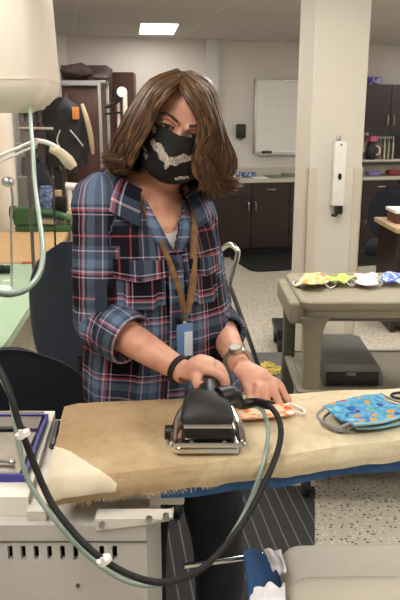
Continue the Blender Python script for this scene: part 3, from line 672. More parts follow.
# ------------------------------------------------------------------ ironing station
BZ = .95
fl = Z(46, 482, BZ); fr = Z(430, 437, BZ); bl = Z(64, 403, BZ); br = Z(430, 386, BZ)
e1 = (fr-fl).normalized(); ang = math.atan2((fr-fl).y, (fr-fl).x)
t = thing('ironing_board', 'wide tan canvas covered ironing board with scorch marks before the woman', 'ironing board', ((fl+br)/2).xy.to_3d())
TH_ = .042
def cover(u, v):
    # u along, v across from far-bottom over top to near-bottom
    L0 = bl.lerp(br, u); L1 = fl.lerp(fr, u)
    r = .018
    prof = [(-.0, -TH_), (-.012, -TH_*.6), (-.008, -.012), (.012, 0), (.5, 0), (.988, 0), (1.008, -.012), (1.016, -TH_*.6), (1.004, -TH_)]
    # interpolation
    ks = [0, .05, .1, .16, .5, .84, .9, .95, 1]
    i = max(k_ for k_ in range(8) if ks[k_] <= v+1e-9); f = (v-ks[i])/(ks[i+1]-ks[i])
    a = prof[i]; b_ = prof[i+1]; s = a[0]+(b_[0]-a[0])*f; h = a[1]+(b_[1]-a[1])*f
    P = L0.lerp(L1, .5)+(L1-L0)*(s-.5)
    P.z = BZ+h
    w1 = noise.noise(Vector((P.x*9, P.y*14, 1)))*.0035+noise.noise(Vector((P.x*30, P.y*34, 4)))*.0012
    fold = .005*max(0, 1-abs((P.y-.985-.10*(P.x+.0)))/.016)*max(0, 1-max(0, P.x+.02)/.16)*(1 if P.x > -.26 else 0) if h > -.01 else 0
    P.z += w1+fold
    if h < -.01:
        P.y += noise.noise(Vector((P.x*16, h*20, 2)))*.004; P.z += noise.noise(Vector((P.x*22, 0, 7)))*.004
    if u < .04: P.x += noise.noise(Vector((P.y*30, 0, 3)))*.004; P.z -= .006*(1-u/.04)
    return P
cb_ = B(); cb_.sheet(cover, 150, 70)
# bottom and end caps through solid core
obj('cover', cb_, COVER, t)
core = [(bl.x+.012, bl.y-.012), (br.x-.01, br.y-.012), (fr.x-.01, fr.y+.012), (fl.x+.012, fl.y+.012)]
obj('pad', B().prism(core, BZ-TH_+.002, BZ-.006), mat('cream_felt', (206,190,160), .95, bump=.3), t, False)
def uf(u, s, z): 
    P = bl.lerp(br, u); Q = fl.lerp(fr, u); X_ = P.lerp(Q, s); X_.z = z; return X_
ub = B(); rings = []
for i in range(31):
    u = .27+.73*i/30; zz = BZ-TH_-.022-.01*noise.noise(Vector((u*6, 0, 0)))
    s1 = 1.0-.04*max(0, u)
    rings.append([uf(u, .02, BZ-TH_+.001), uf(u, s1, BZ-TH_+.001), uf(u, s1-.01, zz), uf(u, .02, zz)])
ub.rings(rings); obj('blue_underlay', ub, BLUEC, t)
# blue strip and folded corner at the left end
A_ = Z(62, 414, BZ-.02); B_ = Z(72, 420, BZ-.02); C_ = Z(58, 462, BZ-.02); D_ = Z(50, 462, BZ-.02)
obj('blue_edge', B().rings([[Z(68, 410, .925), Z(50, 466, .925), Z(74, 466, .925), Z(84, 410, .925)], [Z(68, 410, .932), Z(50, 466, .932), Z(74, 466, .932), Z(84, 410, .932)]]), BLUEC, t)
def flap(u, v):
    s0 = .56+.36*u; P = cover(.002+.16*u, s0+(.955-s0)*v)
    o_ = .0055*(max(0, sin(pi*(.02+.96*u)))*max(0, sin(pi*(.03+.94*v))))**.35-.0015+.0015*noise.noise(P*60)
    k = max(0, min(1, (s0+(.955-s0)*v-.82)/.1)); P += Vector((0, -o_*k, o_*(1-k*.6))); return P
obj('folded_corner', B().sheet(flap, 30, 16, .004), mat('clean_canvas', (236,222,196), .92, var=.05, bump=.3, bscale=300), t)
# frayed hem threads
hm = B(); random.seed(5)
for i in range(150):
    u = random.uniform(.0, .42); P = bl.lerp(br, u)*0+fl.lerp(fr, u); P.z = BZ-TH_+random.uniform(-.001, .004); P.y -= .001
    d_ = Vector((random.uniform(-.004, .004), random.uniform(-.004, 0), -random.uniform(.002, .008)))
    hm.tube([P, P+d_*.5+Vector((0, -.001, 0)), P+d_], .0005, 3, 0)
o = obj('frayed_hem', hm, mat('thread_cream', (200,180,148), .9), t); o['kind'] = 'stuff'

# steam console under/left
XA = -.95; XB = W(147, 560, .965).x; YF = .965
zbody = .868
t = thing('steam_console', 'light grey steam press console with row of vent slots at lower left', 'machine', ((XA+XB)/2, 1.14, 0))
# body built as front panel with slots cut: strips
fb = B(); zs0 = W(60, 560, YF).z; zs1 = W(60, 546, YF).z
sx = [W(px, 547, YF).x for px in [114.5-13.1*i for i in range(16)]]
hwid = .0042
fb.box(XA, XB, YF, YF+.012, 0, zs0); fb.box(XA, XB, YF, YF+.012, zs1, zbody, .0)
xs_ = sorted(sx); edges = [XA]+[v for x in xs_ for v in (x-hwid, x+hwid)]+[XB]
for i in range(0, len(edges), 2): fb.box(edges[i], edges[i+1], YF, YF+.012, zs0, zs1)
obj('front_panel', fb, GREYM, t, False)
obj('body', B().box(XA, XB, YF+.03, 1.33, 0, zbody-.004, .0).box(XB-.012, XB, YF+.0125, YF+.03, 0, zbody-.004).box(XA, XB-.012, YF+.0125, YF+.03, .02, zs0-.03).box(XA, XB-.012, YF+.0125, YF+.03, zs1+.01, zbody-.004), GREYM, t, False)
obj('slot_backing', B().box(XA+.002, XB-.0125, YF+.026, YF+.0295, zs0-.028, zs1+.009), BLACK, t, False)
obj('panel_seam', B().box(XA, XB+.001, YF-.002, YF, W(60, 541, YF).z-.0015, W(60, 541, YF).z), DKSTEEL, t, False)
sc = W(78, 585, YF); obj('screw', B().cyl((sc.x, YF-.003, sc.z), (sc.x, YF+.001, sc.z), .0035), DKSTEEL, t)
# white top lid
a = Z(55, 411, .9); b_ = Z(28, 497, .9)
obj('lid', B().prism([(XA, a.y), (a.x, a.y), (b_.x, b_.y), (XA, b_.y)], zbody-.003, .9), mat('lid_white', (240,234,222), .45, var=.02), t, False)
a2 = Z(66, 419, .885); b2 = Z(48, 505, .885)
obj('side_ledge', B().prism([(a.x+.001, a2.y), (a2.x, a2.y), (b2.x+.0, b_.y-.018), (b_.x+.001, b_.y-.018)], zbody-.003, .884), mat('ledge_white', (226,220,208), .45), t, False)
# bracket
z0 = W(130, 533, YF-.01).z; z1 = BZ-TH_-.026
br_ = B(); xl = W(95, 515, YF).x; xr = W(173, 512, YF).x
pl = [(xl, z0), (W(150, 520, YF).x, z0+.012), (xr-.006, z0+.018), (xr, z0+.026), (xr, z1), (xl, z1)]
br_.prism(pl, 0, .03, Matrix.Translation((0, YF-.004+.03, 0)) @ Matrix.Rotation(R(90), 4, 'X'))
brk = obj('board_bracket', br_, GREYL, t, False)
for px, py in ((102, 524), (149, 519), (166, 516)):
    s_ = W(px, py, YF-.005); obj('bolt', B().cyl((s_.x, YF-.010, s_.z), (s_.x, YF-.003, s_.z), .0055).cyl((s_.x, YF-.012, s_.z), (s_.x, YF-.009, s_.z), .003), STEEL, brk)
obj('support_arm', B().box(XB-.10, XB+.06, 1.05, 1.15, z1-.03, z1-.002+0, .004), GREYL, t)
# tray with tools
tr = [Z(44, 420, .901), Z(20, 482, .901)]
xr0, y1 = tr[0].x, tr[0].y; xr1, y0 = tr[1].x, tr[1].y
t = thing('tool_tray', 'violet plastic tray of metal tools on the console lid', 'tray', (-.45, (y0+y1)/2, .901))
tb = B(); xr_ = (xr0+xr1)/2+.01; xl_ = -.62
def sk(x, y): return (x+(y-y0)/(y1-y0)*(xr0-xr1)-(xr0-xr1)/2, y)
P_ = [sk(xl_, y0), sk(xr_, y0), sk(xr_, y1), sk(xl_, y1)]
tb.prism(P_, .901, .905)
for i in range(4):
    a = Vector((*P_[i], 0)); b_ = Vector((*P_[(i+1) % 4], 0)); d_ = (b_-a).normalized(); n_ = Vector((-d_.y, d_.x, 0))*.005
    tb.prism([(a.x, a.y), (b_.x, b_.y), ((b_+n_).x, (b_+n_).y), ((a+n_).x, (a+n_).y)], .905, .915)
obj('tray_shell', tb, PURPLE, t, False)
def sk3(x, y, z): q_ = sk(x, y); return Vector((q_[0], q_[1], z))
tag(obj('press_plate', B().rings([[sk3(xl_+.03, y0+.010, .906), sk3(xr_-.012, y0+.010, .906), sk3(xr_-.012, y0+.17, .906), sk3(xl_+.03, y0+.17, .906)], [sk3(xl_+.03, y0+.010, .913), sk3(xr_-.012, y0+.010, .913), sk3(xr_-.012, y0+.17, .913), sk3(xl_+.03, y0+.17, .913)]]), mat('dull_steel', (150,142,130), .45, .7, var=.15), smooth=False), 'dull grey metal plate lying in front half of violet tray', 'metal plate')
tag(obj('metal_ruler', B().rings([[sk3(xl_+.03, y0+.19, .906), sk3(xr_-.012, y0+.19, .906), sk3(xr_-.012, y0+.272, .906), sk3(xl_+.03, y0+.272, .906)], [sk3(xl_+.03, y0+.19, .912), sk3(xr_-.012, y0+.19, .912), sk3(xr_-.012, y0+.272, .912), sk3(xl_+.03, y0+.272, .912)]]), mat('dull_steel2', (128,118,108), .45, .6, var=.15), smooth=False), 'flat grey metal bar lying in the back half of violet tray', 'metal bar')
q = Z(0, 436, .92); tag(obj('black_file', B().cyl(sk3(xl_+.06, y0+.18, .914), sk3(xr_-.035, y0+.183, .914), .0055), BLACK), 'thin black rod lying across the middle of violet tray', 'rod')
q = Z(4, 463, .918); t = thing('tweezers', 'silver tweezers with ball end on the metal plate', 'tweezers', (q.x, q.y, .9135))
obj('blade', B().tube([(q.x-.09, q.y-.008, .918), (q.x-.03, q.y, .918), (q.x+.012, q.y, .918)], .0032, 8, 4), CHROME, t); obj('blade', B().tube([(q.x-.09, q.y+.008, .918), (q.x-.03, q.y+.006, .918), (q.x+.012, q.y+.002, .918)], .0032, 8, 4), CHROME, t)
obj('ball_end', B().sph((q.x+.014, q.y, .9195), .006), CHROME, t)
q0 = Z(58, 422, .89); q1 = Z(54, 440, .89)
t = thing('marker_pen', 'black marker pen on white ledge beside the board end', 'pen', (q0.x, q0.y, .8845))
obj('barrel', B().cyl(q0, q1, .0055), BLACK, t); obj('cap', B().cyl(q1, q1+(q1-q0)*.35, .0065), mat('smoke_cap', (70,70,72), .3), t)

# lower padded stand, bottom right
def pxz(px, py, z): return Z(px, py, z)
z1 = .70
t = thing('sleeve_press_stand', 'beige padded twin-panel stand with blue sling at bottom right corner', 'press stand', (.35, 1.05, 0))
def roundslab(pl, z0, z1_, r, m, nm, tilt=0):
    x0, x1_, y0_, y1_ = pl; b0 = B()
    def rg(z, ins): return [Vector((p.x, p.y, z)) for p in rr(x0+ins, x1_-ins, y0_+ins, y1_-ins, r-ins if r > ins else .001, z)]
    rs = [rg(z0, .008), rg(z0+.006, .002), rg(z0+.012, 0), rg(z1_-.024, 0), rg(z1_-.014, .003), rg(z1_-.006, .009), rg(z1_-.001, .018), rg(z1_, .030)]
    for rsx in rs:
        for p in rsx: p.y += tilt*(p.x-x0)
    b0.rings(rs); return obj(nm, b0, m, t)
a = Z(277, 541, .655); a_ = Z(400, 541, .70); c = Z(288, 571, .775)
roundslab((a.x, a.x+.5, 1.03, a.y), .605, .655, .05, PAD, 'rear_panel', .03)
roundslab((c.x-.012, c.x+.5, .84, c.y), .655, .775, .05, PAD, 'front_panel', .02)
obj('spacer', B().box(a.x+.12, a.x+.4, .9, 1.10, .56, .6045, .01), DKSTEEL, t)
r0 = Z(184, 566, .59); r1 = Z(250, 557, .59)
obj('chrome_rod', B().cyl(r0, r0+(r1-r0)*1.2, .0065), CHROME, t)
for (x, y) in ((a.x+.1, 1.1), (a.x+.45, 1.1), (a.x+.1, .93), (a.x+.45, .93)): obj('leg', B().cyl((x, y, 0), (x, y, .604), .012), CHROME, t)
def sling(u, v):
    top = Z(243, 553, .625).lerp(Z(279, 552, .625), u); bot = Z(250, 625, .55).lerp(Z(300, 610, .55), u)
    P = top.lerp(bot, v); P += Vector((0, .012*sin(u*pi*2), .012*sin(v*pi)*(1-u))); return P
obj('blue_sling', B().sheet(sling, 16, 16, .004), BLUEC, t)
def cloth(name, pts_, lab, seed, sz=.03):
    bb_ = B()
    def f(u, v):
        a_, b__, c__, d__ = pts_; P = a_.lerp(b__, u).lerp(d__.lerp(c__, u), v); k = .004
        P += Vector((noise.noise(Vector((u*2, v*2, seed))), noise.noise(Vector((u*2, v*2, seed+9))), 1.6*noise.noise(Vector((u*3, v*3, seed+20)))))*k*2; return P
    bb_.sheet(f, 20, 20, .0015); return tag(obj(name, bb_, mat('tissue_white', (226,222,226), .9)), lab, 'cloth')
cloth('white_cloth', [Z(264, 549, .68), Z(281, 550, .68), Z(285, 574, .675), Z(274, 572, .665)], 'thin white cloth poking out above the beige rear panel corner', 1)
cloth('white_cloth', [Z(254, 588, .79), Z(284, 583, .79), Z(288, 612, .785), Z(246, 612, .78)], 'crumpled white cloth at bottom edge beside the beige front panel', 5)

# striped mat, floor
a = Z(315, 487, .012); b_ = Z(315, 545, .012)
dv = (a-b_).normalized(); f0 = b_-dv*1.0; f1 = a+dv*.02
tag(obj('carpet_mat', B().prism([(-.24, f0.y), (f0.x, f0.y), (f1.x, f1.y), (-.24, f1.y+.05)], .0005, .003), STRIPE, smooth=False), 'dark grey pinstriped carpet mat under the ironing board', 'floor mat')

# ------------------------------------------------------------------ utility cart
def cart():
    ty = .85; fy = Z(298, 302, ty).y; byy = Z(287, 272.5, ty).y; x0 = .385; x1_ = 1.38
    t = thing('utility_cart', 'taupe plastic utility cart with face masks laid on its top', 'cart', ((x0+x1_)/2, (fy+byy)/2, 0))
    tb = B()
    tb.rings([rr(x0+.02, x1_-.02, fy+.02, byy-.02, .04, ty-.07), rr(x0+.012, x1_-.012, fy+.012, byy-.012, .045, ty-.035), rr(x0+.002, x1_-.002, fy+.002, byy-.002, .045, ty-.033), rr(x0, x1_, fy, byy, .045, ty-.02), rr(x0, x1_, fy, byy, .045, ty-.006), rr(x0+.006, x1_-.006, fy+.006, byy-.006, .04, ty), rr(x0+.03, x1_-.03, fy+.03, byy-.03, .03, ty), rr(x0+.036, x1_-.036, fy+.036, byy-.036, .03, ty-.006)])
    obj('top_tray', tb, CART, t)
    # underside rim recess, its shade put into the darker colour
    obj('top_rib', B().box(x0+.1, x1_-.1, fy+.03, fy+.04, ty-.085, ty-.07).box(x0+.1, x0+.11, fy+.04, byy-.04, ty-.085, ty-.07), CART_SHADE, t)
    # left end handle block
    hp_ = B(); hp_.box(x0-.038, x0+.03, fy+.04, byy-.05, ty-.10, ty-.015, .013, seg=3); obj('push_handle', hp_, CART, t)
    for (x, y, wx) in ((x0+.058, fy+.06, .037), (x0+.02, byy-.07, .03), (x1_-.07, fy+.06, .04), (x1_-.07, byy-.07, .035)):
        lb_ = B(); rs = []
        for z_, k_ in ((.12, 1.0), (.44, .95), (.5, .9), (.66, .9), (.72, 1.0), (.755, 1.2), (.781, 1.5)):
            rs.append(rr(x-wx*k_, x+wx*k_, y-wx*k_, y+wx*k_, .014, z_))
        lb_.rings(rs); lg = obj('leg', lb_, CART if y < fy+.1 else CART_SHADE, t)
        cs = B(); cs.cyl((x-.014, y, .045), (x+.014, y, .045), .045).box(x-.02, x+.02, y-.02, y+.02, .085, .12, .004); obj('caster', cs, BLACKR, lg)
    for zz in (.484, .2):
        sb = B(); sb.rings([rr(x0+.02, x1_-.02, fy+.02, byy-.02, .04, zz-.05), rr(x0+.004, x1_-.004, fy+.004, byy-.004, .045, zz-.03), rr(x0, x1_, fy, byy, .045, zz-.004), rr(x0+.006, x1_-.006, fy+.006, byy-.006, .04, zz), rr(x0+.03, x1_-.03, fy+.03, byy-.03, .03, zz), rr(x0+.034, x1_-.034, fy+.034, byy-.034, .03, zz-.006)])
        obj('shelf', sb, CART_SHADE if zz < .3 else CART, t)
    # black bowl standing in for the shadow under the moulded top
    q = W(332, 314, fy+.2); obj('shade_bowl', B().lathe([(.05, .0), (.045, -.02), (.025, -.04), (.002, -.045)], (q.x, fy+.25, ty-.07), 20), BLACK, t)
    return t, fy, byy, ty, x0
ct, fy, byy, ty, cx0 = cart()
# case on the middle shelf
zt5 = .560
c0 = W(306, 385, fy+.07); c1 = W(383, 385, fy+.07)
t = thing('tool_case', 'dark grey case with sloping rounded lid on cart middle shelf', 'case', ((c0.x+c1.x)/2, fy+.25, .4785))
cb2 = B(); pr = [(fy+.07, .479), (fy+.07, .535), (fy+.09, .565), (byy-.07, .578), (byy-.06, .56), (byy-.06, .479)]
rs = []
for x, k_ in ((c0.x+.075, 1), (c1.x-.05, 1), (c1.x-.015, .93), (c1.x, .6)):
    rs.append([Vector((x, fy+.25+(y-fy-.25)*(1 if k_ == 1 else .96), .479+(z-.479)*k_)) for y, z in pr])
cb2.rings(rs); obj('lid', cb2, mat('case_grey', (104,104,98), .5), t)
obj('front_panel', B().box(c0.x+.08, c1.x-.02, fy+.06, fy+.0705, .486, .542, .004), BLACK, t)
obj('latch', B().box((c0.x+c1.x)/2-.0, (c0.x+c1.x)/2+.04, fy+.052, fy+.0605, .53, .55, .003), DKSTEEL, t)

# face masks
def fmask(px, py, zz, w, h, rz, m, lab, cat='face mask', grp=None, loop=WHITE, tilt=0, name='face_mask', lump=.004, bind=None):
    c = Z(px, py, zz); T = Matrix.Translation((c.x, c.y, zz+.004)) @ Matrix.Rotation(rz, 4, 'Z')
    t = thing(name, lab, cat, (c.x, c.y, zz), 0, grp)
    sd = px*.37
    def f(u, v):
        x = (u-.5)*w; y = (v-.5)*h*(1-.18*abs(2*u-1)**2)
        z_ = .006+lump*(noise.noise(Vector((u*2.5+sd, v*2.5, sd)))+.6)+.004*sin(v*pi*3)*.5
        return T @ Vector((x, y, max(.001, z_)))
    o = obj('mask_panel', B().sheet(f, 22, 18, .0035), m, t)
    for s in (0, 1):
        ends = [f(s, .08), f(s, .92)]; out = Vector(((s*2-1)*w*.18, 0, 0)); Rz = Matrix.Rotation(rz, 4, 'Z')
        P = [ends[0], ends[0].lerp(ends[1], .2)+Rz @ (out*.9+Vector((0, -.005, 0))), ends[0].lerp(ends[1], .5)+Rz @ (out*1.3), ends[0].lerp(ends[1], .8)+Rz @ (out*.9+Vector((0, .01, 0))), ends[1]]
        for p in P[1:-1]: p.z = zz+.004
        obj('ear_loop', B().tube(P, .0028, 8, 5), loop, t)
    if bind:
        obj('binding', B().tube([f(0, 0), f(.25, 0), f(.5, 0), f(.75, 0), f(1, 0)], .003, 8, 4), bind, t)
    return t
M1 = m_print('floral_print', ((206,198,160), (170,180,110), (214,208,190)), [(206,86,70), (96,130,50), (220,160,60), (226,220,205), (60,70,50)], 26, .42)
M2 = m_print('lime_print', ((180,200,80), (160,184,60), (200,210,130)), [(230,236,190), (180,200,80)], 40)
M3 = m_print('pink_print', ((226,206,214), (232,222,226), (216,190,200)), [(236,228,230), (206,170,186)], 40)
M4 = m_print('cobalt_print', ((60,90,190), (90,130,215), (230,235,245)), [(40,60,160), (235,238,245), (80,120,210)], 50)
M5 = m_print('aqua_cartoon_print', ((48,116,178), (104,170,206), (60,150,184)), [(196,50,36), (40,54,130), (96,170,76), (216,150,50), (60,150,190), (120,190,210), (30,90,160), (100,165,100)], 52, .42)
M6 = m_print('orange_print', ((226,190,150), (235,206,176), (222,140,90)), [(230,120,60), (236,226,210), (226,96,50), (190,180,140)], 46, .34)
fmask(315, 284, ty, .12, .24, -.45, M1, 'floral cream and coral mask at the left of the cart top', grp=None, lump=.022)
fmask(309, 288, ty, .10, .10, .4, M1, 'second floral mask tucked at the front of the first on cart', lump=.012) if False else None
fmask(343, 283, ty, .075, .17, -.6, M2, 'lime green mask on cart top between floral and pink ones', lump=.022)
fmask(366, 283, ty, .09, .2, -.2, M3, 'pale pink mask with white loops on the cart top', lump=.022)
fmask(393, 282, ty, .09, .17, -.4, M4, 'cobalt blue and white mask at right end of cart top', lump=.02)
AQ = mat('aqua_edge', (150,196,206), .8)
fmask(371, 420, BZ+.001, .130, .105, .38, M5, 'blue cartoon-print mask, lower of the two stacked on the board', bind=AQ, loop=mat('grey_elastic', (150,148,150), .7))
fmask(366, 415, BZ+.014, .134, .112, .45, M5, 'blue cartoon-print mask, upper of the two stacked on the board', bind=AQ, loop=mat('grey_elastic', (150,148,150), .7), lump=.006)
fmask(264, 416, BZ+.001, .112, .058, .22, M6, 'orange and cream mask being pressed beside the iron', lump=.002, bind=None)
c = Z(402, 398, BZ); tag(obj('elastic_loop', B().tube([Vector((c.x+.022*cos(k*pi/6), c.y+.016*sin(k*pi/6), BZ+.005)) for k in range(12)]+[Vector((c.x+.022, c.y, BZ+.005))], .003), BLACKR), 'black elastic loop at the far right of the board', 'elastic')
c = Z(276, 404, BZ); tag(obj('elastic_loop', B().tube([Vector((c.x+.026*cos(k*pi/6), c.y+.012*sin(k*pi/6), BZ+.006)) for k in range(13)], .0032), BLACKR), 'black elastic loop under her fingertips', 'elastic')

# platform truck
pz = .17
p0 = Z(224, 356, pz); p1 = Z(262, 378, pz)
t = thing('platform_truck', 'dark grey platform truck with bent chrome handle behind the woman', 'trolley', (.45, 3.45, 0))
X0 = .15; Yf = 3.12; Yb = Z(240, 352.5, pz).y
obj('deck', B().rings([rr(X0, .98, Yf, Yb, .03, pz-.03), rr(X0-.004, .984, Yf-.004, Yb+.004, .034, pz-.02), rr(X0, .98, Yf, Yb, .03, pz)]), mat('deck_grey', (92,92,90), .6, var=.12, bump=.2), t)
for x, y in ((X0+.1, Yf+.1), (.88, Yf+.1), (X0+.1, Yb-.1), (.88, Yb-.1)):
    w_ = obj('wheel', B().cyl((x-.018, y, .05), (x+.018, y, .05), .05).box(x-.024, x+.024, y-.03, y+.03, .1, .14), BLACKR, t)
L1 = [Z(263, 379, pz+.001), W(247, 333, 3.28), W(230, 286, 3.30)]
obj('handle_post', B().tube(L1, .0125, 12, 4), DKSTEEL, t)
L2 = [Z(246, 356, pz+.001), W(230, 310, 3.66), W(212, 262, 3.6)]
obj('handle_post', B().tube(L2, .0125, 12, 4), DKSTEEL, t)
obj('handle_grip', B().tube([W(230, 287, 3.30), W(231, 279, 3.29), W(237.5, 256, 3.25), W(236.5, 249, 3.25), W(229, 244.5, 3.30), W(220, 250, 3.42), W(207, 259, 3.6), W(212, 263, 3.6)], .0135, 14, 6), CHROME, t)
random.seed(11); yb_ = B(); c = Z(265, 371, pz)
for i in range(60):
    a = random.uniform(0, 2*pi); r_ = .085*random.random()**.6; h = pz+.008+random.uniform(0, .03)*(1-r_/.1)
    P = [Vector((c.x+r_*cos(a)+random.uniform(-.03, .03), c.y+r_*sin(a)+random.uniform(-.03, .03), h+random.uniform(0, .006))) for _ in range(4)]
    yb_.tube(P, .0035, 6, 3)
tag(obj('yellow_scraps', yb_, mat('yellow_scrap', (214,190,96), .8, var=.25, scale=60)), 'tangled pile of yellow trimmings on the platform truck', 'trimmings', kind='stuff')
# low black deck on casters, standing in for a chair base behind cart
t = thing('chair_base_stand_in', 'low black stand-in for a chair base, caster seen left of the cart', 'dolly', (.66, 4.45, 0))
xw = W(278, 318, 4.4).x
obj('deck', B().box(xw-.02, xw+.36, 4.3, 4.62, .125, .165, .012), BLACK, t)
for x, y in ((xw+.01, 4.34), (xw+.33, 4.34), (xw+.01, 4.58), (xw+.33, 4.58)): obj('caster', B().cyl((x-.014, y, .05), (x+.014, y, .05), .05).box(x-.02, x+.02, y-.018, y+.018, .09, .125), BLACKR, t)
# desk at right
xd = W(388, 228, 4.72).x+.06
t = thing('desk', 'brown wooden desk corner at the right picture edge', 'desk', (xd+.5, 5.0, 0))
zd = W(384, 228, 4.75).z
obj('desktop', B().box(xd, xd+1.3, 4.72, 5.35, zd-.035, zd, .006), mat('desk_tan', (190,164,128), .5), t)
obj('side_panel', B().box(xd+.03, xd+.06, 4.78, 5.3, 0, zd-.035, 0), DKWOOD, t)
obj('drawer_unit', B().box(xd+.061, xd+.5, 4.77, 5.3, .05, zd-.035, .003), DKWOOD, t)
obj('side_panel', B().box(xd+1.24, xd+1.27, 4.78, 5.3, 0, zd-.035, 0), RDWOOD, t)
tag(obj('wooden_box', B().box(xd+.06, xd+.36, 4.95, 5.2, zd+.001, zd+.075, .004), RDWOOD), 'dark red wooden box on the desk corner', 'box')
tag(obj('paper_stack', B().box(xd+.05, xd+.34, 4.93, 5.22, zd+.0765, zd+.1, .002), PAPER), 'white papers on top of dark red wooden box', 'papers')

# ------------------------------------------------------------------ iron
def iron():
    hY = Z(208, 457, BZ).y; cx_ = Z(208, 455, BZ).x; hw_ = .058
    t = thing('steam_iron', 'black industrial steam iron with chrome soleplate guard on the board', 'iron', (cx_, hY+.1, BZ+.003), 0)
    z0 = BZ+.004
    def foot(k, z, ins=0):
        P = []
        L = .215*k
        for (x, y) in [(-1, .06), (-1, .02), (-.93, .004), (-.8, 0), (.8, 0), (.93, .004), (1, .02), (1, .06), (.97, .35), (.85, .6), (.6, .82), (.3, .95), (0, 1.0), (-.3, .95), (-.6, .82), (-.85, .6), (-.97, .35)]:
            P.append(Vector((cx_+x*(hw_-ins), hY+ins+y*(L-2*ins), z)))
        return P
    b0 = B(); b0.rings([foot(1, z0, .003), foot(1, z0+.003, 0), foot(1, z0+.010, 0), foot(1, z0+.014, .004)]); obj('soleplate', b0, CHROME, t)
    gp = foot(1, z0+.020, -.004); obj('guard_rail', B().tube(gp+[gp[0]], .0042, 8, 3), CHROME, t)
    for s in (-1, 1): obj('guard_strut', B().tube([Vector((cx_+s*.057, hY+.012, z0+.02)), Vector((cx_+s*.052, hY+.03, z0+.05)), Vector((cx_+s*.042, hY+.05, z0+.066))], .0038, 8, 4), CHROME, t)
    b1 = B(); b1.rings([foot(.96, z0+.014, .012), foot(.96, z0+.03, .012), foot(.92, z0+.046, .016), foot(.85, z0+.056, .024), foot(.8, z0+.062, .034)]); obj('housing', b1, BLACK, t)
    obj('heel_panel', B().box(cx_-.040, cx_+.040, hY+.004, hY+.014, z0+.014, z0+.048, .003), mat('gloss_black', (12,12,13), .12), t)
    obj('heel_bar', B().cyl((cx_-.041, hY+.006, z0+.05), (cx_+.041, hY+.006, z0+.05), .0042).cyl((cx_-.028, hY+.001, z0+.022), (cx_-.028, hY+.006, z0+.022), .004).cyl((cx_+.028, hY+.001, z0+.022), (cx_+.028, hY+.006, z0+.022), .004), CHROME, t)
    # upper shroud (dome) and handle
    b2 = B(); rs = []
    for (yy, w_, zt6, zb6) in ((.012, .040, .056, .045), (.02, .046, .070, .042), (.04, .045, .084, .04), (.065, .042, .090, .04), (.09, .037, .088, .045), (.11, .030, .080, .05), (.125, .018, .072, .055)):
        zc_ = (zt6+zb6)/2; hh = (zt6-zb6)/2
        rs.append([Vector((cx_-.002+w_*cos(2*pi*i/24), hY+yy, z0+zc_+hh*(abs(sin(2*pi*i/24))**.75)*(1 if sin(2*pi*i/24) > 0 else -1))) for i in range(24)])
    b2.rings(rs); obj('shroud', b2, mat('matte_black', (24,24,25), .55), t)
    hy = hY+.12
    obj('handle', B().tube([(cx_, hy-.045, z0+.068), (cx_+.0, hy-.02, z0+.078), (cx_+.004, hy+.02, z0+.080), (cx_+.006, hy+.07, z0+.078), (cx_+.006, hy+.085, z0+.07), (cx_+.004, hy+.075, z0+.045)], [.022, .018, .0155, .0155, .016, .02], 14, 5), BLACK, t)
    obj('cord_neck', B().tube([(cx_+.02, hY+.07, z0+.075), (cx_+.045, hY+.085, z0+.075), W(240, 404, hY+.105)-Vector((0, 0, 0)), W(256, 402.5, hY+.1), W(268, 405, hY+.075)], [.02, .016, .0105, .0088, .0086], 14, 6), BLACK, t)
    obj('knob', B().cyl((cx_-hw_-.018, hY+.05, z0+.018), (cx_-hw_-.004, hY+.05, z0+.018), .013), BLACK, t)
    return cx_, hy, z0
icx, ihy, iz0 = iron()
# ------------------------------------------------------------------ the woman
def remesh(bm, vox, it=6, lam=.5, name='tmp'):
    me = bpy.data.meshes.new(name); bm.to_mesh(me); bm.free(); o = bpy.data.objects.new(name, me); COL.objects.link(o)
    m = o.modifiers.new('r', 'REMESH'); m.mode = 'VOXEL'; m.voxel_size = vox; m.adaptivity = 0
    if it:
        s = o.modifiers.new('s', 'SMOOTH'); s.factor = lam; s.iterations = it
    dg = bpy.context.evaluated_depsgraph_get(); dg.update(); e = o.evaluated_get(dg); m2 = bpy.data.meshes.new_from_object(e, depsgraph=dg)
    b = bmesh.new(); b.from_mesh(m2); bpy.data.objects.remove(o); bpy.data.meshes.remove(me); bpy.data.meshes.remove(m2); return b
def ell(c, a, b_, yaw, z=None, n=32, pw=2.0, shape=None):
    out = []
    for i in range(n):
        t_ = 2*pi*i/n; x = a*math.copysign(abs(cos(t_))**(2/pw), cos(t_)); y = b_*math.copysign(abs(sin(t_))**(2/pw), sin(t_))
        if shape: x, y = shape(x, y)
        out.append(Vector((c[0]+x*cos(yaw)-y*sin(yaw), c[1]+x*sin(yaw)+y*cos(yaw), c[2] if z is None else z)))
    return out
def v2(p): return Vector(p)
def tl(p): p = Vector(p); p.z += max(0, min(1, (p.z-1.2)/.2))*.20*(-.11-p.x); return p
RSH = W(100, 197, 1.405); LSH = W(193, 211, 1.53)
REL = W(100, 320, 1.37); LEL = W(214, 316, 1.55)
RWR = W(187, 374, 1.22); LWR = W(240, 366, 1.325)
NB_ = W(152, 196, 1.475); HCN = W(181, 125, 1.42)
# head frame
roll = R(19)
HX = Vector((cos(roll), 0, -sin(roll))); HZ0 = Vector((sin(roll), 0, cos(roll)))
pit = R(10); HFv = Vector((0, -1, 0))
yawh = R(4)
MH3 = Matrix((HX, Vector((0, 1, 0)), HZ0)).transposed() @ Matrix.Rotation(yawh, 3, 'Z') @ Matrix.Rotation(pit, 3, 'X')
MH = Matrix.Translation(HCN) @ MH3.to_4x4() @ Matrix.Scale(.93, 4)
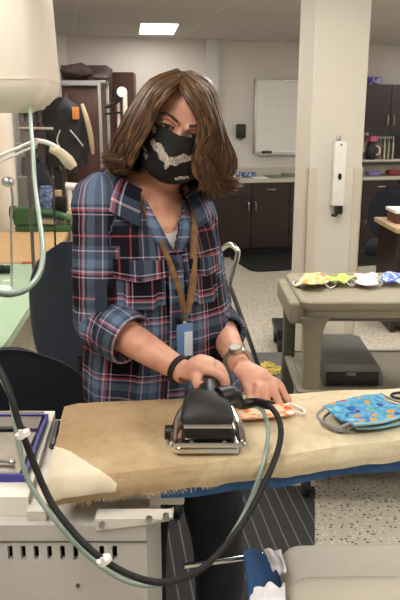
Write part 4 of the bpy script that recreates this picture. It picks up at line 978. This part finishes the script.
# head local: +x image right, -y toward face, +z up. origin at the head centre (eye level)
def head_r(z):   # half width, front extent, back extent
    pts = [(-.118, .018, .060, -.03), (-.112, .030, .078, -.01), (-.095, .046, .086, .03), (-.07, .058, .088, .06), (-.04, .066, .088, .078), (0, .072, .087, .09), (.03, .074, .088, .096), (.06, .071, .082, .094), (.085, .058, .066, .08), (.103, .038, .042, .055), (.112, .014, .014, .022)]
    return [((z if z > 0 else z*.92)*(1 if z < .02 else .94), w_, f_, k_) for z, w_, f_, k_ in pts]
def head_mesh(b, T):
    rs = []
    for (z, w_, f_, k_) in head_r(0):
        ring = []
        for i in range(36):
            an = 2*pi*i/36; x = w_*cos(an); s_ = sin(an)
            cy_ = (k_-f_)/2; hy = (k_+f_)/2
            y = cy_+hy*(s_ if s_ > 0 else math.copysign(abs(s_)**.88, s_))
            ring.append(T @ Vector((x, y, z)))
        rs.append(ring)
    b.rings(rs)
    # nose, brow, cheek, ears
    b.tube([T @ Vector(p) for p in ((0, -.084, .010), (0, -.092, -.012), (0, -.098, -.032), (0, -.092, -.04))], [.006, .0075, .011, .009], 12, 4)
    for s in (-1, 1):
        b.tube([T @ Vector((s*.008, -.088, .014)), T @ Vector((s*.030, -.086, .021)), T @ Vector((s*.05, -.068, .015))], [.005, .0065, .005], 8, 3)
        b.sph(T @ Vector((s*.036, -.066, -.03)), .02, (1, .9, 1))
        b.sph(T @ Vector((s*.073, .01, -.008)), .026, (.25, .6, 1.1), M=MH3.to_4x4() @ Matrix.Rotation(s*.3, 4, 'Z'))
        b.sph(T @ Vector((s*.011, -.090, -.038)), .007)
    b.tube([T @ Vector((-.02, -.09, -.066)), T @ Vector((0, -.096, -.064)), T @ Vector((.02, -.09, -.066))], [.004, .007, .004], 8, 3)
    b.tube([T @ Vector((-.018, -.088, -.075)), T @ Vector((0, -.094, -.076)), T @ Vector((.018, -.088, -.075))], [.004, .007, .004], 8, 3)
YAW = R(25)
torso = [(.88, -.08, 1.475, .165, .115, 15), (.96, -.085, 1.475, .16, .11, 18), (1.05, -.092, 1.472, .138, .098, 22), (1.14, -.10, 1.468, .128, .095, 24), (1.23, -.105, 1.465, .132, .10, 25), (1.30, -.108, 1.468, .130, .092, 25), (1.345, -.11, 1.472, .112, .075, 26), (1.375, -.112, 1.474, .075, .06, 26), (1.40, -.108, 1.476, .05, .05, 20)]
bd = B()
bd.rings([[tl(q) for q in ell((x, y, z), a, b_, R(yw))] for z, x, y, a, b_, yw in torso])
# neck
chin = MH @ Vector((0, .01, -.06))
bd.tube([NB_+Vector((0, .0, -.06)), NB_, NB_.lerp(chin, .5)+Vector((0, .006, 0)), chin], [.062, .052, .047, .05], 20, 5)
head_mesh(bd, MH)
# shoulders and arms
bd.tube([v2((-.11, 1.47, 1.335)), RSH+Vector((.01, 0, -.005)), RSH.lerp(REL, .12), RSH.lerp(REL, .5), REL.lerp(RSH, .08), REL], [.038, .042, .044, .042, .036, .034], 18, 5)
bd.tube([v2((-.11, 1.47, 1.335)), LSH+Vector((-.01, 0, -.005)), LSH.lerp(LEL, .12), LSH.lerp(LEL, .5), LEL.lerp(LSH, .08), LEL], [.038, .040, .041, .038, .035, .034], 18, 5)
bd.tube([REL, REL.lerp(RWR, .25), REL.lerp(RWR, .6), REL.lerp(RWR, .88), RWR], [.035, .038, .031, .024, .0235], 18, 5)
bd.tube([LEL, LEL.lerp(LWR, .25), LEL.lerp(LWR, .6), LEL.lerp(LWR, .88), LWR], [.035, .037, .030, .023, .0225], 18, 5)
# legs
HL = Vector((-.155, 1.475, .88)); HR_ = Vector((.0, 1.485, .88))
for hp_, kn, an_ in ((HL, Vector((-.15, 1.45, .48)), Vector((-.15, 1.49, .08))), (HR_, Vector((.045, 1.47, .48)), Vector((.055, 1.51, .08)))):
    bd.tube([hp_, hp_.lerp(kn, .5), kn, kn.lerp(an_, .35), an_], [.082, .070, .052, .05, .035], 16, 4)
    bd.tube([an_, an_+Vector((.0, -.05, -.045)), an_+Vector((.01, -.16, -.058))], [.032, .03, .018], 12, 4)
# ---- hands
def finger(b, P, r0, r1): b.tube(P, [r0+(r1-r0)*i/(len(P)-1) for i in range(len(P))], 10, 4); b.sph(P[-1], r1*1.0, u=10, v=8)
# right hand closes around the iron handle (handle runs along +Y at x=icx)
hx = icx+.004; hz = iz0+.072
palm = Vector((hx-.004, ihy+.038, hz+.030))
wrist_dir = (palm-RWR)
side = Vector((0, 1, 0))
bd.tube([RWR, RWR.lerp(palm, .45)+Vector((0, 0, .004)), palm+Vector((-.012, 0, .002)), palm+Vector((.010, 0, -.002))], [.024, .028, .031, .026], 14, 4, flat=.72, ref=(.4, 0, 1))
for i, (dy, l) in enumerate(((-.028, .95), (-.009, 1.05), (.011, 1.0), (.029, .85))):
    k = Vector((hx+.018, ihy+.038+dy, hz+.022)); r_ = [.0092, .0095, .009, .008][i]
    P = [Vector((hx-.012, ihy+.038+dy*.9, hz+.034)), k, k+Vector((.012*l, -.002, -.018)), k+Vector((.006, -.003, -.038*l)), k+Vector((-.012*l, -.003, -.046*l))]
    finger(bd, P, r_+.0012, r_-.001)
finger(bd, [RWR.lerp(palm, .35)+Vector((.0, -.014, -.004)), Vector((hx-.024, ihy+.011, hz+.018)), Vector((hx-.020, ihy-.004, hz+.006)), Vector((hx-.010, ihy-.018, hz+.003+.012))], .0125, .0088)
# left hand flat on the board
LK = W(262, 383, 1.285); LK.z = max(LK.z, BZ+.035)
dirL = (LK-LWR)
pc = LWR.lerp(LK, .55)
bd.tube([LWR, LWR.lerp(LK, .4), LK.lerp(LWR, .15), LK+Vector((.005, -.003, -.005))], [.023, .029, .034, .028], 14, 4, flat=.6, ref=(0, -.3, 1))
tips = [(W(288, 400, 1.262), .0), (W(280, 404, 1.24), 0), (W(268, 404, 1.235), 0), (W(257, 401, 1.238), 0)]
for i, ((tp, _), k_) in enumerate(zip(tips, (.022, .008, -.008, -.022))):
    tp = tp.copy(); tp.z = BZ+.0105
    ax = Vector((.62, .75, 0)).normalized()   # across the knuckles
    kn = LK+ax*k_+Vector((.004, -.004, 0)); kn.z = LK.z+.002
    mid = kn.lerp(tp, .5); mid.z = max(kn.z-.004, BZ+.028); m2 = kn.lerp(tp, .78); m2.z = BZ+.02
    root = LWR.lerp(kn, .5)
    r_ = [.0092, .0092, .0088, .008][i]
    finger(bd, [root, kn, mid, m2, tp], r_+.0015, r_-.0012)
tt = W(251, 396, 1.23); tt.z = BZ+.011
finger(bd, [LWR.lerp(LK, .25)+Vector((-.004, -.012, -.004)), LWR.lerp(LK, .45)+Vector((-.006, -.03, -.014)), tt.lerp(LWR.lerp(LK, .45), .45)+Vector((0, 0, -.002)), tt], .0125, .0088)
bm_ = remesh(bd.bm, .0030, 5, .5)
# eye sockets
def push(bm, c, r, d):
    for v in bm.verts:
        q = (v.co-c).length
        if q < r: v.co += d*(1-(q/r)**2)**2
inwards = MH3 @ Vector((0, 1, 0))
EYES = [MH @ Vector((s*.030, -.077, .003)) for s in (-1, 1)]
for e in EYES: push(bm_, MH @ (MH.inverted() @ e+Vector((0, -.008, 0))), .019, inwards*.011)
WT = thing('person', 'standing woman in plaid shirt and black mask pressing with an iron', 'person', (-.08, 1.48, 0))
obj('body', bm_, SKIN, WT)
for e in EYES:
    ey = obj('eye', B().sph(e+inwards*.0035, .0118), mat('eye_white', (206,196,190), .25), WT)
    f_ = -inwards
    obj('iris', B().sph(e+inwards*.0035+f_*.0078, .0058), mat('iris_brown', (48,34,26), .15), ey)
    lid = B()
    def lidf(u, v, e=e):
        a = (u-.5)*2; x = a*.0155; arch = .0058*(1-a*a); z_ = arch*v+.009*(1-v)*(1-a*a*.6)+(.0)
        z_ = .0045*(1-a*a)+v*.009*(1-.5*a*a)
        y = -math.sqrt(max(0.00001, .0132**2-(x*.75)**2-(z_*.8)**2))
        return e+inwards*.0035+MH3 @ Vector((x, y, z_))
    lid.sheet(lidf, 12, 6, .0012); obj('eyelid', lid, SKIN, ey)
    lash = B().tube([e+inwards*.0035+MH3 @ Vector((a*.0158, -math.sqrt(.0140**2-(a*.0158*.75)**2), .0045*(1-a*a)+.0003)) for a in (-1, -.6, -.2, .2, .6, 1)], .0011, 6, 3)
    obj('eyelashes', lash, mat('lash_black', (22,16,14), .6), ey)
for s in (-1, 1):
    obj('eyebrow', B().tube([MH @ Vector((s*.012, -.0955, .021)), MH @ Vector((s*.028, -.0945, .028)), MH @ Vector((s*.042, -.084, .028)), MH @ Vector((s*.052, -.072, .021))], [.003, .0034, .0028, .0015], 6, 4, flat=.8), mat('brow_brown', (78,54,38), .8), WT)
# ---- face mask
def maskf(u, v, off=0):
    th = (u-.5)*2*R(82)
    z_ = -.128+.126*v
    tz = z_
    # outline: nose bridge high in the middle, lower at the cheeks
    a = abs(u-.5)*2
    top = -.002+.004*sin(pi*a)-.022*a**3; bot = -.116+.045*a**1.6
    z_ = bot+(top-bot)*v
    rx = .081-.012*max(0, (-z_-.05))/.08; ry = .099+.024*(1-a)**1.2*max(0, sin(pi*min(1, max(0, (.012-z_)/.125))))
    if v < .12: ry -= .02*(1-v/.12)*(1-a)
    x = rx*sin(th); y = -ry*cos(th)*(1-.0)+.003
    n_ = off
    P = Vector((x, y, z_)); d_ = Vector((x, y, 0)).normalized(); P += d_*n_
    return MH @ P
mk = obj('face_covering', B().sheet(lambda u, v: maskf(u, v), 48, 32, .003), mat('black_cotton', (13,13,15), .85, var=.3, scale=60, bump=.2, bscale=80), WT)
mk['label'] = 'black cloth mask with pale winged motif'
# printed motif: butterfly-like pale patch
def motif(cu, cv, sc, rot, polys, name='print_motif', m=None):
    b = B(); st = .05
    def inside(x, y, P):
        c_ = False
        for k in range(len(P)):
            (x1_, y1_), (x2_, y2_) = P[k], P[k-1]
            if (y1_ > y) != (y2_ > y) and x < (x2_-x1_)*(y-y1_)/(y2_-y1_)+x1_: c_ = not c_
        return c_
    for ix in range(-22, 22):
        for iy in range(-20, 14):
            if any(inside((ix+.5)*st, (iy+.5)*st, P) for P in polys):
                vs = []
                for x, y in ((ix, iy), (ix+1, iy), (ix+1, iy+1), (ix, iy+1)):
                    x *= st; y *= st; vs.append(b.bm.verts.new(maskf(cu+(x*cos(rot)-y*sin(rot))*sc, cv+(x*sin(rot)+y*cos(rot))*sc*1.25, .0006)))
                b.bm.faces.new(vs)
    bmesh.ops.remove_doubles(b.bm, verts=b.bm.verts[:], dist=.00005)
    return obj(name, b, m, mk)
mm = m_print('motif_print', ((196,178,160), (150,140,132), (214,206,200)), [(120,90,70), (226,222,220), (176,150,126), (120,128,140)], 110, .3)
wing = [(-.02, .12), (-.22, .26), (-.5, .58), (-.72, .42), (-.95, .55), (-1, .12), (-.72, -.08), (-.5, -.12), (-.38, -.42), (-.12, -.40)]
wing2 = [(-x, y*.9+.02) for x, y in wing][::-1]; tail = [(-.14, -.3), (0, .1), (.14, -.3), (.05, -.75), (-.04, -.8)]
motif(.47, .56, .22, R(0), [wing, wing2, tail], m=mm)
motif(.78, .84, .11, R(70), [wing, wing2, tail], m=mm); motif(.27, .88, .10, R(-20), [wing, tail], m=mm); motif(.86, .58, .09, R(80), [wing, wing2, tail], m=mm); motif(.70, .22, .11, R(35), [wing, tail], m=mm); motif(.22, .34, .10, R(120), [wing, wing2], m=mm)
for s in (0, 1):
    a = maskf(s, .9); b_ = maskf(s, .1); e = MH @ Vector(((s*2-1)*.08, .022, -.005))
    obj('ear_loop', B().tube([a, e+Vector((0, 0, .01)), e+Vector((0, .008, -.015)), b_], .0022, 6, 5), BLACKR, mk)
# ---- hair
G = [[(186,78,1.352), (170,88,1.322), (155,105,1.318), (145,126,1.33), (137,146,1.345), (129,158,1.36), (117,158,1.37)],
 [(182,76,1.365), (162,85,1.335), (146,104,1.33), (136,130,1.335), (130,150,1.35), (117,163,1.36), (108,156,1.37)],
 [(177,73,1.40), (152,83,1.38), (136,106,1.37), (125,131,1.365), (112,150,1.37), (112,163,1.375), (126,167,1.375)],
 [(177,72,1.44), (150,84,1.45), (134,108,1.46), (122,135,1.46), (112,153,1.45), (118,168,1.44), (130,170,1.43)],
 [(178,73,1.48), (158,90,1.52), (145,120,1.53), (138,148,1.53), (132,168,1.52), (138,178,1.51), (146,182,1.5)],
 [(182,74,1.50), (180,95,1.545), (178,130,1.555), (172,160,1.555), (168,182,1.54), (168,192,1.53), (170,198,1.52)],
 [(188,75,1.48), (200,92,1.53), (208,125,1.54), (212,155,1.53), (214,178,1.52), (212,190,1.51), (206,196,1.5)],
 [(190,75,1.44), (210,88,1.45), (220,118,1.455), (226,145,1.45), (229,168,1.44), (222,186,1.44), (212,192,1.44)],
 [(188,75,1.40), (208,89,1.375), (217,116,1.37), (222,144,1.375), (229,166,1.385), (229,183,1.39), (217,192,1.39)],
 [(185,77,1.37), (200,91,1.335), (209,114,1.33), (211,140,1.335), (213,162,1.345), (219,180,1.36), (230,186,1.37)],
 [(181,77,1.355), (193,91,1.320), (204,112,1.312), (208,136,1.322), (206,156,1.335), (207,176,1.35), (214,190,1.36)],
 [(178,79,1.350), (187,92,1.314), (197,110,1.308), (205,130,1.316), (205,152,1.33), (203,170,1.345), (204,186,1.355)]]
GW = [[W(*p) for p in g] for g in G]
def guide(t_, inset, jit, wav, ph):
    t_ = min(max(t_, 0), len(GW)-1.001); i = int(t_); f = t_-i
    P = [GW[i][k].lerp(GW[i+1][k], f) for k in range(7)]
    out = []
    for k, p in enumerate(P):
        ctr = HCN+Vector((0, .01, -.03*max(0, k-2)))
        q = ctr+(p-ctr)*(1-inset)
        q += jit*(.3+.7*k/6)
        if k < 5:
            l = MH.inverted() @ q; e_ = Vector((l.x/.078, (l.y-.004)/.096, (l.z+.004)/.112)); n0 = e_.length; lim = 1.05-inset*.8
            if l.z > -.05 and n0 < lim:
                sc = lim/n0; q = MH @ Vector((l.x*sc, (l.y-.004)*sc+.004, (l.z+.004)*sc-.004))
        out.append(q)
    Q = smooth_pts(out, 3); N_ = len(Q)-1
    for k, q in enumerate(Q):
        f_ = k/N_; w_ = wav*max(0, (f_-.22)/.78)**.8
        a_ = ph+f_*2*pi*1.9; rad = (q-HCN); rad.z = 0; rad = rad.normalized(); tg_ = Vector((-rad.y, rad.x, 0))
        Q[k] = q+rad*sin(a_)*w_+tg_*cos(a_*.9+.6)*w_*.7+Vector((0, 0, .25*w_*sin(a_*1.3)))
    return Q
random.seed(21)
hb = bmesh.new(); strand = []
def addlock(P, rad, n, fl, sid, sm):
    b = B(); b.tube(P, rad, n, sm, fl, ref=None)
    base = len(hb.verts); 
    vs = b.bm.verts[:]; b.bm.verts.index_update()
    nv = len(vs); new = [hb.verts.new(v.co) for v in vs]
    for f in b.bm.faces:
        hb.faces.new([new[v.index] for v in f.verts])
    for i in range(nv):
        strand.append((sid, (i//n)*.02 if n < 6 else (i//n)*.05, (i % n)*.12*(1 if n > 5 else 0)))
    b.bm.free()
# base layers: thick locks
for layer, (ins, rr0, cnt) in enumerate(((.10, .018, 46), (.05, .014, 60), (.01, .0085, 90))):
    for j in range(cnt):
        t_ = (len(GW)-1)*(j+random.random()*.8)/cnt
        if layer == 0: t_ = 1.2+(len(GW)-3.2)*(j+.5)/cnt
        P = guide(t_, ins+random.uniform(-.02, .02), Vector((random.gauss(0, .003), random.gauss(0, .003), random.gauss(0, .004))), .014, random.random()*.9+t_*.9)
        k = random.uniform(.8, 1.2)
        addlock(P, [rr0*k*(.7+.3*min(1, q/4)) * (1 if q < 14 else max(.15, 1-(q-14)/5)) for q in range(19)], 10, .6, random.random()*60, 2)
for j in range(4200):
    t_ = random.random()*(len(GW)-1)
    P = guide(t_, random.uniform(-.035, .03), Vector((random.gauss(0, .0045), random.gauss(0, .0045), random.gauss(0, .006))), random.uniform(.008, .020), random.random()*1.1+t_*.9)
    r_ = random.uniform(.0006, .0012)
    addlock(P, [r_*(1 if q < 14 else 1-(q-14)/7) for q in range(19)], 3, 1, random.random()*60, 0)
hair = obj('hair', hb, HAIR, WT)
at = hair.data.attributes.new('strand', 'FLOAT_VECTOR', 'POINT'); at.data.foreach_set('vector', [x for s in strand for x in s])
# ---- shirt
sh_t = [(.885, -.085, 1.470, .186, .132, 12), (.93, -.086, 1.470, .186, .13, 14), (1.0, -.09, 1.470, .182, .126, 18), (1.07, -.093, 1.468, .172, .122, 21), (1.15, -.098, 1.465, .160, .118, 24), (1.23, -.103, 1.463, .154, .116, 25), (1.29, -.107, 1.466, .148, .108, 25), (1.335, -.110, 1.47, .132, .09, 26), (1.37, -.112, 1.474, .095, .075, 26), (1.395, -.112, 1.478, .062, .062, 26)]
def interp_t(z):
    z = min(max(z, sh_t[0][0]), sh_t[-1][0])
    for a, b_ in zip(sh_t, sh_t[1:]):
        if z <= b_[0]:
            f = (z-a[0])/(b_[0]-a[0]); return [a[i]+(b_[i]-a[i])*f for i in range(1, 6)]
def surf(ang_, z, off=0):
    """point on the shirt front; ang_ from the front centre, + = towards her left (image right)"""
    x, y, a, b_, yw = interp_t(z); yw = R(yw)
    lx = (a+off)*sin(ang_); ly = -(b_+off)*cos(ang_)
    return tl((x+lx*cos(yw)-ly*sin(yw), y+lx*sin(yw)+ly*cos(yw), z))
sb = B()
sb.rings([[tl(q) for q in ell((x, y, z), a, b_, R(yw), n=40)] for z, x, y, a, b_, yw in sh_t])
RA = [v2((-.12, 1.468, 1.32)), RSH, RSH.lerp(REL, .18), RSH.lerp(REL, .5), RSH.lerp(REL, .82), REL, REL.lerp(RWR, .14), REL.lerp(RWR, .30)]
sb.tube(RA, [.045, .052, .058, .059, .058, .057, .056, .054], 22, 5)
LA = [v2((-.10, 1.472, 1.32)), LSH, LSH.lerp(LEL, .18), LSH.lerp(LEL, .5), LSH.lerp(LEL, .82), LEL, LEL.lerp(LWR, .16), LEL.lerp(LWR, .34)]
sb.tube(LA, [.045, .047, .049, .048, .048, .05, .05, .047], 22, 5)
sbm = remesh(sb.bm, .0042, 10, .5)
def project(P, path):
    best = (9, 0, 0, None, None); s = 0
    for a, b_ in zip(path, path[1:]):
        d_ = b_-a; L = d_.length; t_ = max(0, min(1, (P-a).dot(d_)/L/L)); q = a+d_*t_; dd = (P-q).length
        if dd < best[0]: best = (dd, s+t_*L, t_, q, d_/L)
        s += L
    return best
lay = sbm.verts.layers.float_vector.new('plaid'); vecs = []; kill = []
RP = RA[1:]; LP = LA[1:]
for v in sbm.verts:
    P = v.co.copy()
    r1 = project(P, RP); r2 = project(P, LP); x, y, a, b_, yw = interp_t(P.z); yw = R(yw)
    dx = P.x-x; dy = P.y-y; lx = dx*cos(yw)+dy*sin(yw); ly = -dx*sin(yw)+dy*cos(yw)
    tr_ = math.hypot(lx/a, ly/b_)
    an = math.atan2(lx, -ly)
    sl = None
    if r1[0] < .075 and (tr_ > 1.08 or r1[0] < .064 and r1[1] > .1 and tr_ > 1.0): sl = (r1, RP, 1)
    elif r2[0] < .07 and (tr_ > 1.06 or r2[0] < .058 and r2[1] > .1 and tr_ > 1.0): sl = (r2, LP, 2)
    if sl:
        (dd, s_, t_, q, tn), _, idx = sl
        ref = Vector((0, -1, 0)); ref = (ref-tn*ref.dot(tn)).normalized(); w_ = tn.cross(ref); r_ = (P-q)
        aa = math.atan2(r_.dot(w_), r_.dot(ref))
        vecs.append((aa*.058+(.3 if idx == 1 else .62), s_+.05, 0))
        # wrinkle: rings around the elbow
        am = .0045*max(0, 1-abs(s_-.27)/.16)+.0015
        n_ = noise.noise(Vector((aa*1.2, s_*38, idx*7)))*am+noise.noise(Vector((aa*2+s_*10, s_*14, 3)))*.003
        nrm = r_.normalized(); v.co += nrm*n_
    else:
        vecs.append((an*.15, P.z, 0))
        n_ = .0055*noise.noise(Vector((an*3.2+P.z*3, P.z*5, 1)))+.0035*noise.noise(Vector((an*8, P.z*6+an*3, 5)))
        if P.z < 1.1: n_ += .006*(1.1-P.z)/.2*sin(an*9+noise.noise(Vector((an*2, P.z*4, 0)))*3)
        nrm = Vector((dx, dy, 0)); nrm.normalize() if nrm.length > 0 else None; v.co += nrm*n_
    # V opening
    vw = 0
    if P.z > 1.25: vw = .0+(P.z-1.25)*.42
    if vw and ly < 0 and abs(lx) < vw: kill.append(v)
    elif P.z > 1.385 and math.hypot(dx, dy) < .062: kill.append(v)
for v, c in zip(sbm.verts, vecs): v[lay] = Vector(c)
ctrn = [v for v in kill]; bmesh.ops.delete(sbm, geom=ctrn, context='VERTS')
shirt = obj('plaid_shirt', sbm, PLAID, WT)
sol = shirt.modifiers.new('thick', 'SOLIDIFY'); sol.thickness = .0015; sol.offset = -1
def patch_obj(name, f, nu, nv, uvf, parent=shirt, th=.0025, m=PLAID, clo=False):
    b = B(); lay = b.bm.verts.layers.float_vector.new('plaid')
    def cb(v, uu, vv): v[lay] = Vector((*uvf(uu, vv), 0))
    grid_faces(b.bm, [[f(i/nu, j/nv) for j in range(nv+1)] for i in range(nu+1)], nu, nv, th, cb)
    return obj(name, b, m, parent)
# placket strip
patch_obj('placket', lambda u, v: surf((u-.5)*.20, .90+.345*v, .0085), 6, 50, lambda u, v: ((u-.5)*.03+.055, .9+.345*v+.03))
for z_ in (.925, .985, 1.045, 1.105, 1.165, 1.225):
    p = surf(0, z_, .009); q = surf(0, z_, .0145)
    obj('button', B().cyl(p, q, .0058, n=16), mat('button_navy', (24,26,44), .3), shirt)
# collar and lapels
def collar(s):
    def f(u, v):
        an = s*(pi-(pi-.42)*u); zl = 1.396-.042*u**2.2
        p0 = surf(an, zl, .001); p0.z += .012
        p1 = surf(an, zl-.004, .007); p1.z += .022
        p2 = surf(an, zl-.030-.022*u**2, .013+.002*u)
        if v < .3: return p0.lerp(p1, v/.3)
        w_ = (v-.3)/.7; q = p1.lerp(p2, w_); o_ = Vector((q.x+.112, q.y-1.472, 0)).normalized(); return q+o_*.006*sin(pi*w_)
    return patch_obj('collar', f, 26, 8, lambda u, v: (u*.22+.02, v*.06+.012*s), th=.003)
collar(1); collar(-1)
def lapel(s):
    def f(u, v):
        z_ = 1.25+.10*v; inner = (z_-1.25)*.38; x, y, a, b_, yw = interp_t(z_)
        w0 = inner; w1 = inner+.028*sin(pi*min(1, .25+v*.75))
        lx = w0+(w1-w0)*u
        an = math.asin(min(.95, lx/a)); return surf(s*an, z_, .006+.003*(1-u))
    return patch_obj('front_edge', f, 5, 24, lambda u, v: (u*.03+.05, v*.1), th=.002)
lapel(1); lapel(-1)
# pockets
def pocket(a0_, a1_):
    pk = patch_obj('pocket', lambda u, v: surf(a0_+(a1_-a0_)*u, 1.132+.098*v-.008*(1-v)*(0 if abs(u-.5) < .3 else -1), .011), 14, 14, lambda u, v: (u*.1+.06, 1.16+v*.1+.05))
    fl_ = patch_obj('pocket_flap', lambda u, v: surf(a0_-.03+(a1_-a0_+.06)*u, 1.200+.036*v-.010*(1-v)*(1-abs(2*u-1)), .0155), 14, 6, lambda u, v: (u*.1, v*.04+.075))
    c_ = (a0_+a1_)/2; obj('button', B().cyl(surf(c_, 1.198, .017), surf(c_, 1.198, .021), .0055, n=14), mat('button_navy', (24,26,44), .3), shirt)
pocket(-.78, -.16); pocket(.20, .66)
# cuffs
def cuff(A_, B2, r, name='sleeve_cuff', w=.05, th=.012):
    d_ = (B2-A_).normalized(); u_ = Vector((0, 0, 1)); u_ = (u_-d_*u_.dot(d_)).normalized(); w_ = d_.cross(u_)
    def f(u, v):
        a = 2*pi*u; ph = v*2*pi
        t_ = .5*w*cos(ph)*1.0; rad = r+th*.5*sin(ph)+.0015*sin(a*3)
        return A_+d_*(t_)+(u_*cos(a)*.98+w_*sin(a)*1.02)*rad
    b = B(); lay = b.bm.verts.layers.float_vector.new('plaid'); vs = []
    nu, nv = 40, 14
    for i in range(nu):
        row = []
        for j in range(nv):
            v = b.bm.verts.new(f(i/nu, j/nv)); v[lay] = Vector((i/nu*.36+.03, cos(j/nv*2*pi)*w*.5+.045, 0)); row.append(v)
        vs.append(row)
    for i in range(nu):
        for j in range(nv): b.bm.faces.new((vs[i][j], vs[(i+1) % nu][j], vs[(i+1) % nu][(j+1) % nv], vs[i][(j+1) % nv]))
    return obj(name, b, PLAID, shirt)
cuff(REL.lerp(RWR, .27), RWR, .054, w=.062)
cuff(LEL.lerp(LWR, .32), LWR, .048, w=.05)
p = RSH.lerp(REL, .90)+Vector((.012, -.058, .0)); obj('button', B().cyl(p, p+Vector((0, -.004, 0)), .006, n=14), mat('button_navy', (24,26,44), .3), shirt)
obj('sleeve_tab', B().rings([[p+Vector((x_, .004, z_)) for x_, z_ in ((-.012, -.012), (.012, -.012), (.012, .075), (-.012, .075))], [p+Vector((x_, -.001, z_)) for x_, z_ in ((-.012, -.012), (.012, -.012), (.012, .075), (-.012, .075))]]), mat('navy_tab', (40,48,66), .85), shirt)
# undershirt: white in the V
def und(u, v):
    z_ = 1.18+.135*v-.03*(1-abs(2*u-1))*v; x, y, a, b_, yw = interp_t(z_)
    return surf((u-.5)*1.3, z_, -.013)
obj('undershirt', B().sheet(und, 20, 16, .002), mat('white_cotton', (222,218,222), .9, bump=.2), WT)
# lanyard and badge
LANY = mat('lanyard_tan', (120,88,52), .7, var=.35, scale=70)
k0 = surf(.06, 1.125, .022)
lan = obj('lanyard', B().tube([surf(-1.0, 1.385, .004), surf(-.45, 1.345, .0), surf(-.16, 1.27, .008), surf(-.02, 1.19, .018), surf(.04, 1.14, .022), k0], [.006]*6, 8, 6, .35, ref=(0, -1, 0)).tube([surf(1.0, 1.385, .004), surf(.55, 1.34, .004), surf(.30, 1.27, .012), surf(.18, 1.18, .02), surf(.09, 1.13, .022), k0], [.008]*6, 8, 6, .35, ref=(0, -1, 0)), LANY, WT)
bz = surf(.04, 1.06, .03)
obj('badge_clip', B().cyl(k0, k0+Vector((0, 0, -.03)), .006).cyl(k0+Vector((0, 0, -.03)), bz+Vector((0, 0, .045)), .0035), DKSTEEL, lan)
Mb = Matrix.Translation(bz) @ Matrix.Rotation(R(22), 4, 'Z')
bdg = obj('badge_holder', B().box(-.018, .018, -.0015, .0015, -.03, .042, .001, M=Mb), mat('badge_blue', (96,130,176), .3), lan)
obj('badge_card', B().box(-.002, .016, -.003, -.0016, -.027, .025, M=Mb), mat('badge_white', (206,214,226), .3), lan)
# bracelet + watch
def ring(c, d_, r, rad, m, nm, fl=1, parent=WT):
    d_ = d_.normalized(); u_ = Vector((0, 0, 1)); u_ = (u_-d_*u_.dot(d_)).normalized(); w_ = d_.cross(u_)
    return obj(nm, B().tube([c+(u_*cos(k*pi/8)+w_*sin(k*pi/8))*r for k in range(17)], rad, 8, 2), m, parent)
dR = RWR-REL
for k in (0, .006): ring(REL.lerp(RWR, .90)+dR.normalized()*k, dR, .0262, .003, BLACKR, 'bracelet')
dL = LWR-LEL; wc = LEL.lerp(LWR, .90)
wt = ring(wc, dL, .0262, .005, STEEL, 'wristwatch')
n_ = (Vector((-.1, -.5, 1))); n_ = (n_-dL.normalized()*n_.dot(dL.normalized())).normalized()
obj('watch_case', B().cyl(wc+n_*.024, wc+n_*.034, .0145, n=24), STEEL, wt); obj('watch_dial', B().cyl(wc+n_*.0335, wc+n_*.0346, .0115, n=24), mat('dial', (206,206,196), .2), wt)
# trousers, shoes
tb_ = B(); tb_.rings([ell((-.08, 1.478, z), a, b_, R(15)) for z, a, b_ in ((.80, .15, .10), (.86, .17, .12), (.92, .168, .116), (.95, .165, .112))])
for hp_, kn, an_ in ((HL, Vector((-.15, 1.45, .48)), Vector((-.15, 1.49, .08))), (HR_, Vector((.045, 1.47, .48)), Vector((.055, 1.51, .08)))):
    tb_.tube([hp_, hp_.lerp(kn, .5), kn, kn.lerp(an_, .35), an_+Vector((0, 0, .02))], [.094, .082, .066, .064, .058], 18, 4)
tbm = remesh(tb_.bm, .006, 6)
for v in tbm.verts:
    v.co += Vector((noise.noise(v.co*14), noise.noise(v.co*14+Vector((5, 0, 0))), 0))*.006
obj('trousers', tbm, JEANS, WT)
for an_ in (Vector((-.15, 1.49, .08)), Vector((.055, 1.51, .08))):
    s_ = B(); rs = []
    for f, w_, h_ in ((0, .02, .06), (.06, .034, .085), (.25, .038, .095), (.5, .04, .075), (.75, .043, .055), (.93, .032, .042), (1, .012, .03)):
        y = an_.y+.06-.25*f; rs.append([Vector((an_.x+.01*f+w_*cos(2*pi*i/20), y, .003+h_*(.5+.5*sin(2*pi*i/20)))) for i in range(20)])
    s_.rings(rs); obj('shoe', s_, SHOE, WT)
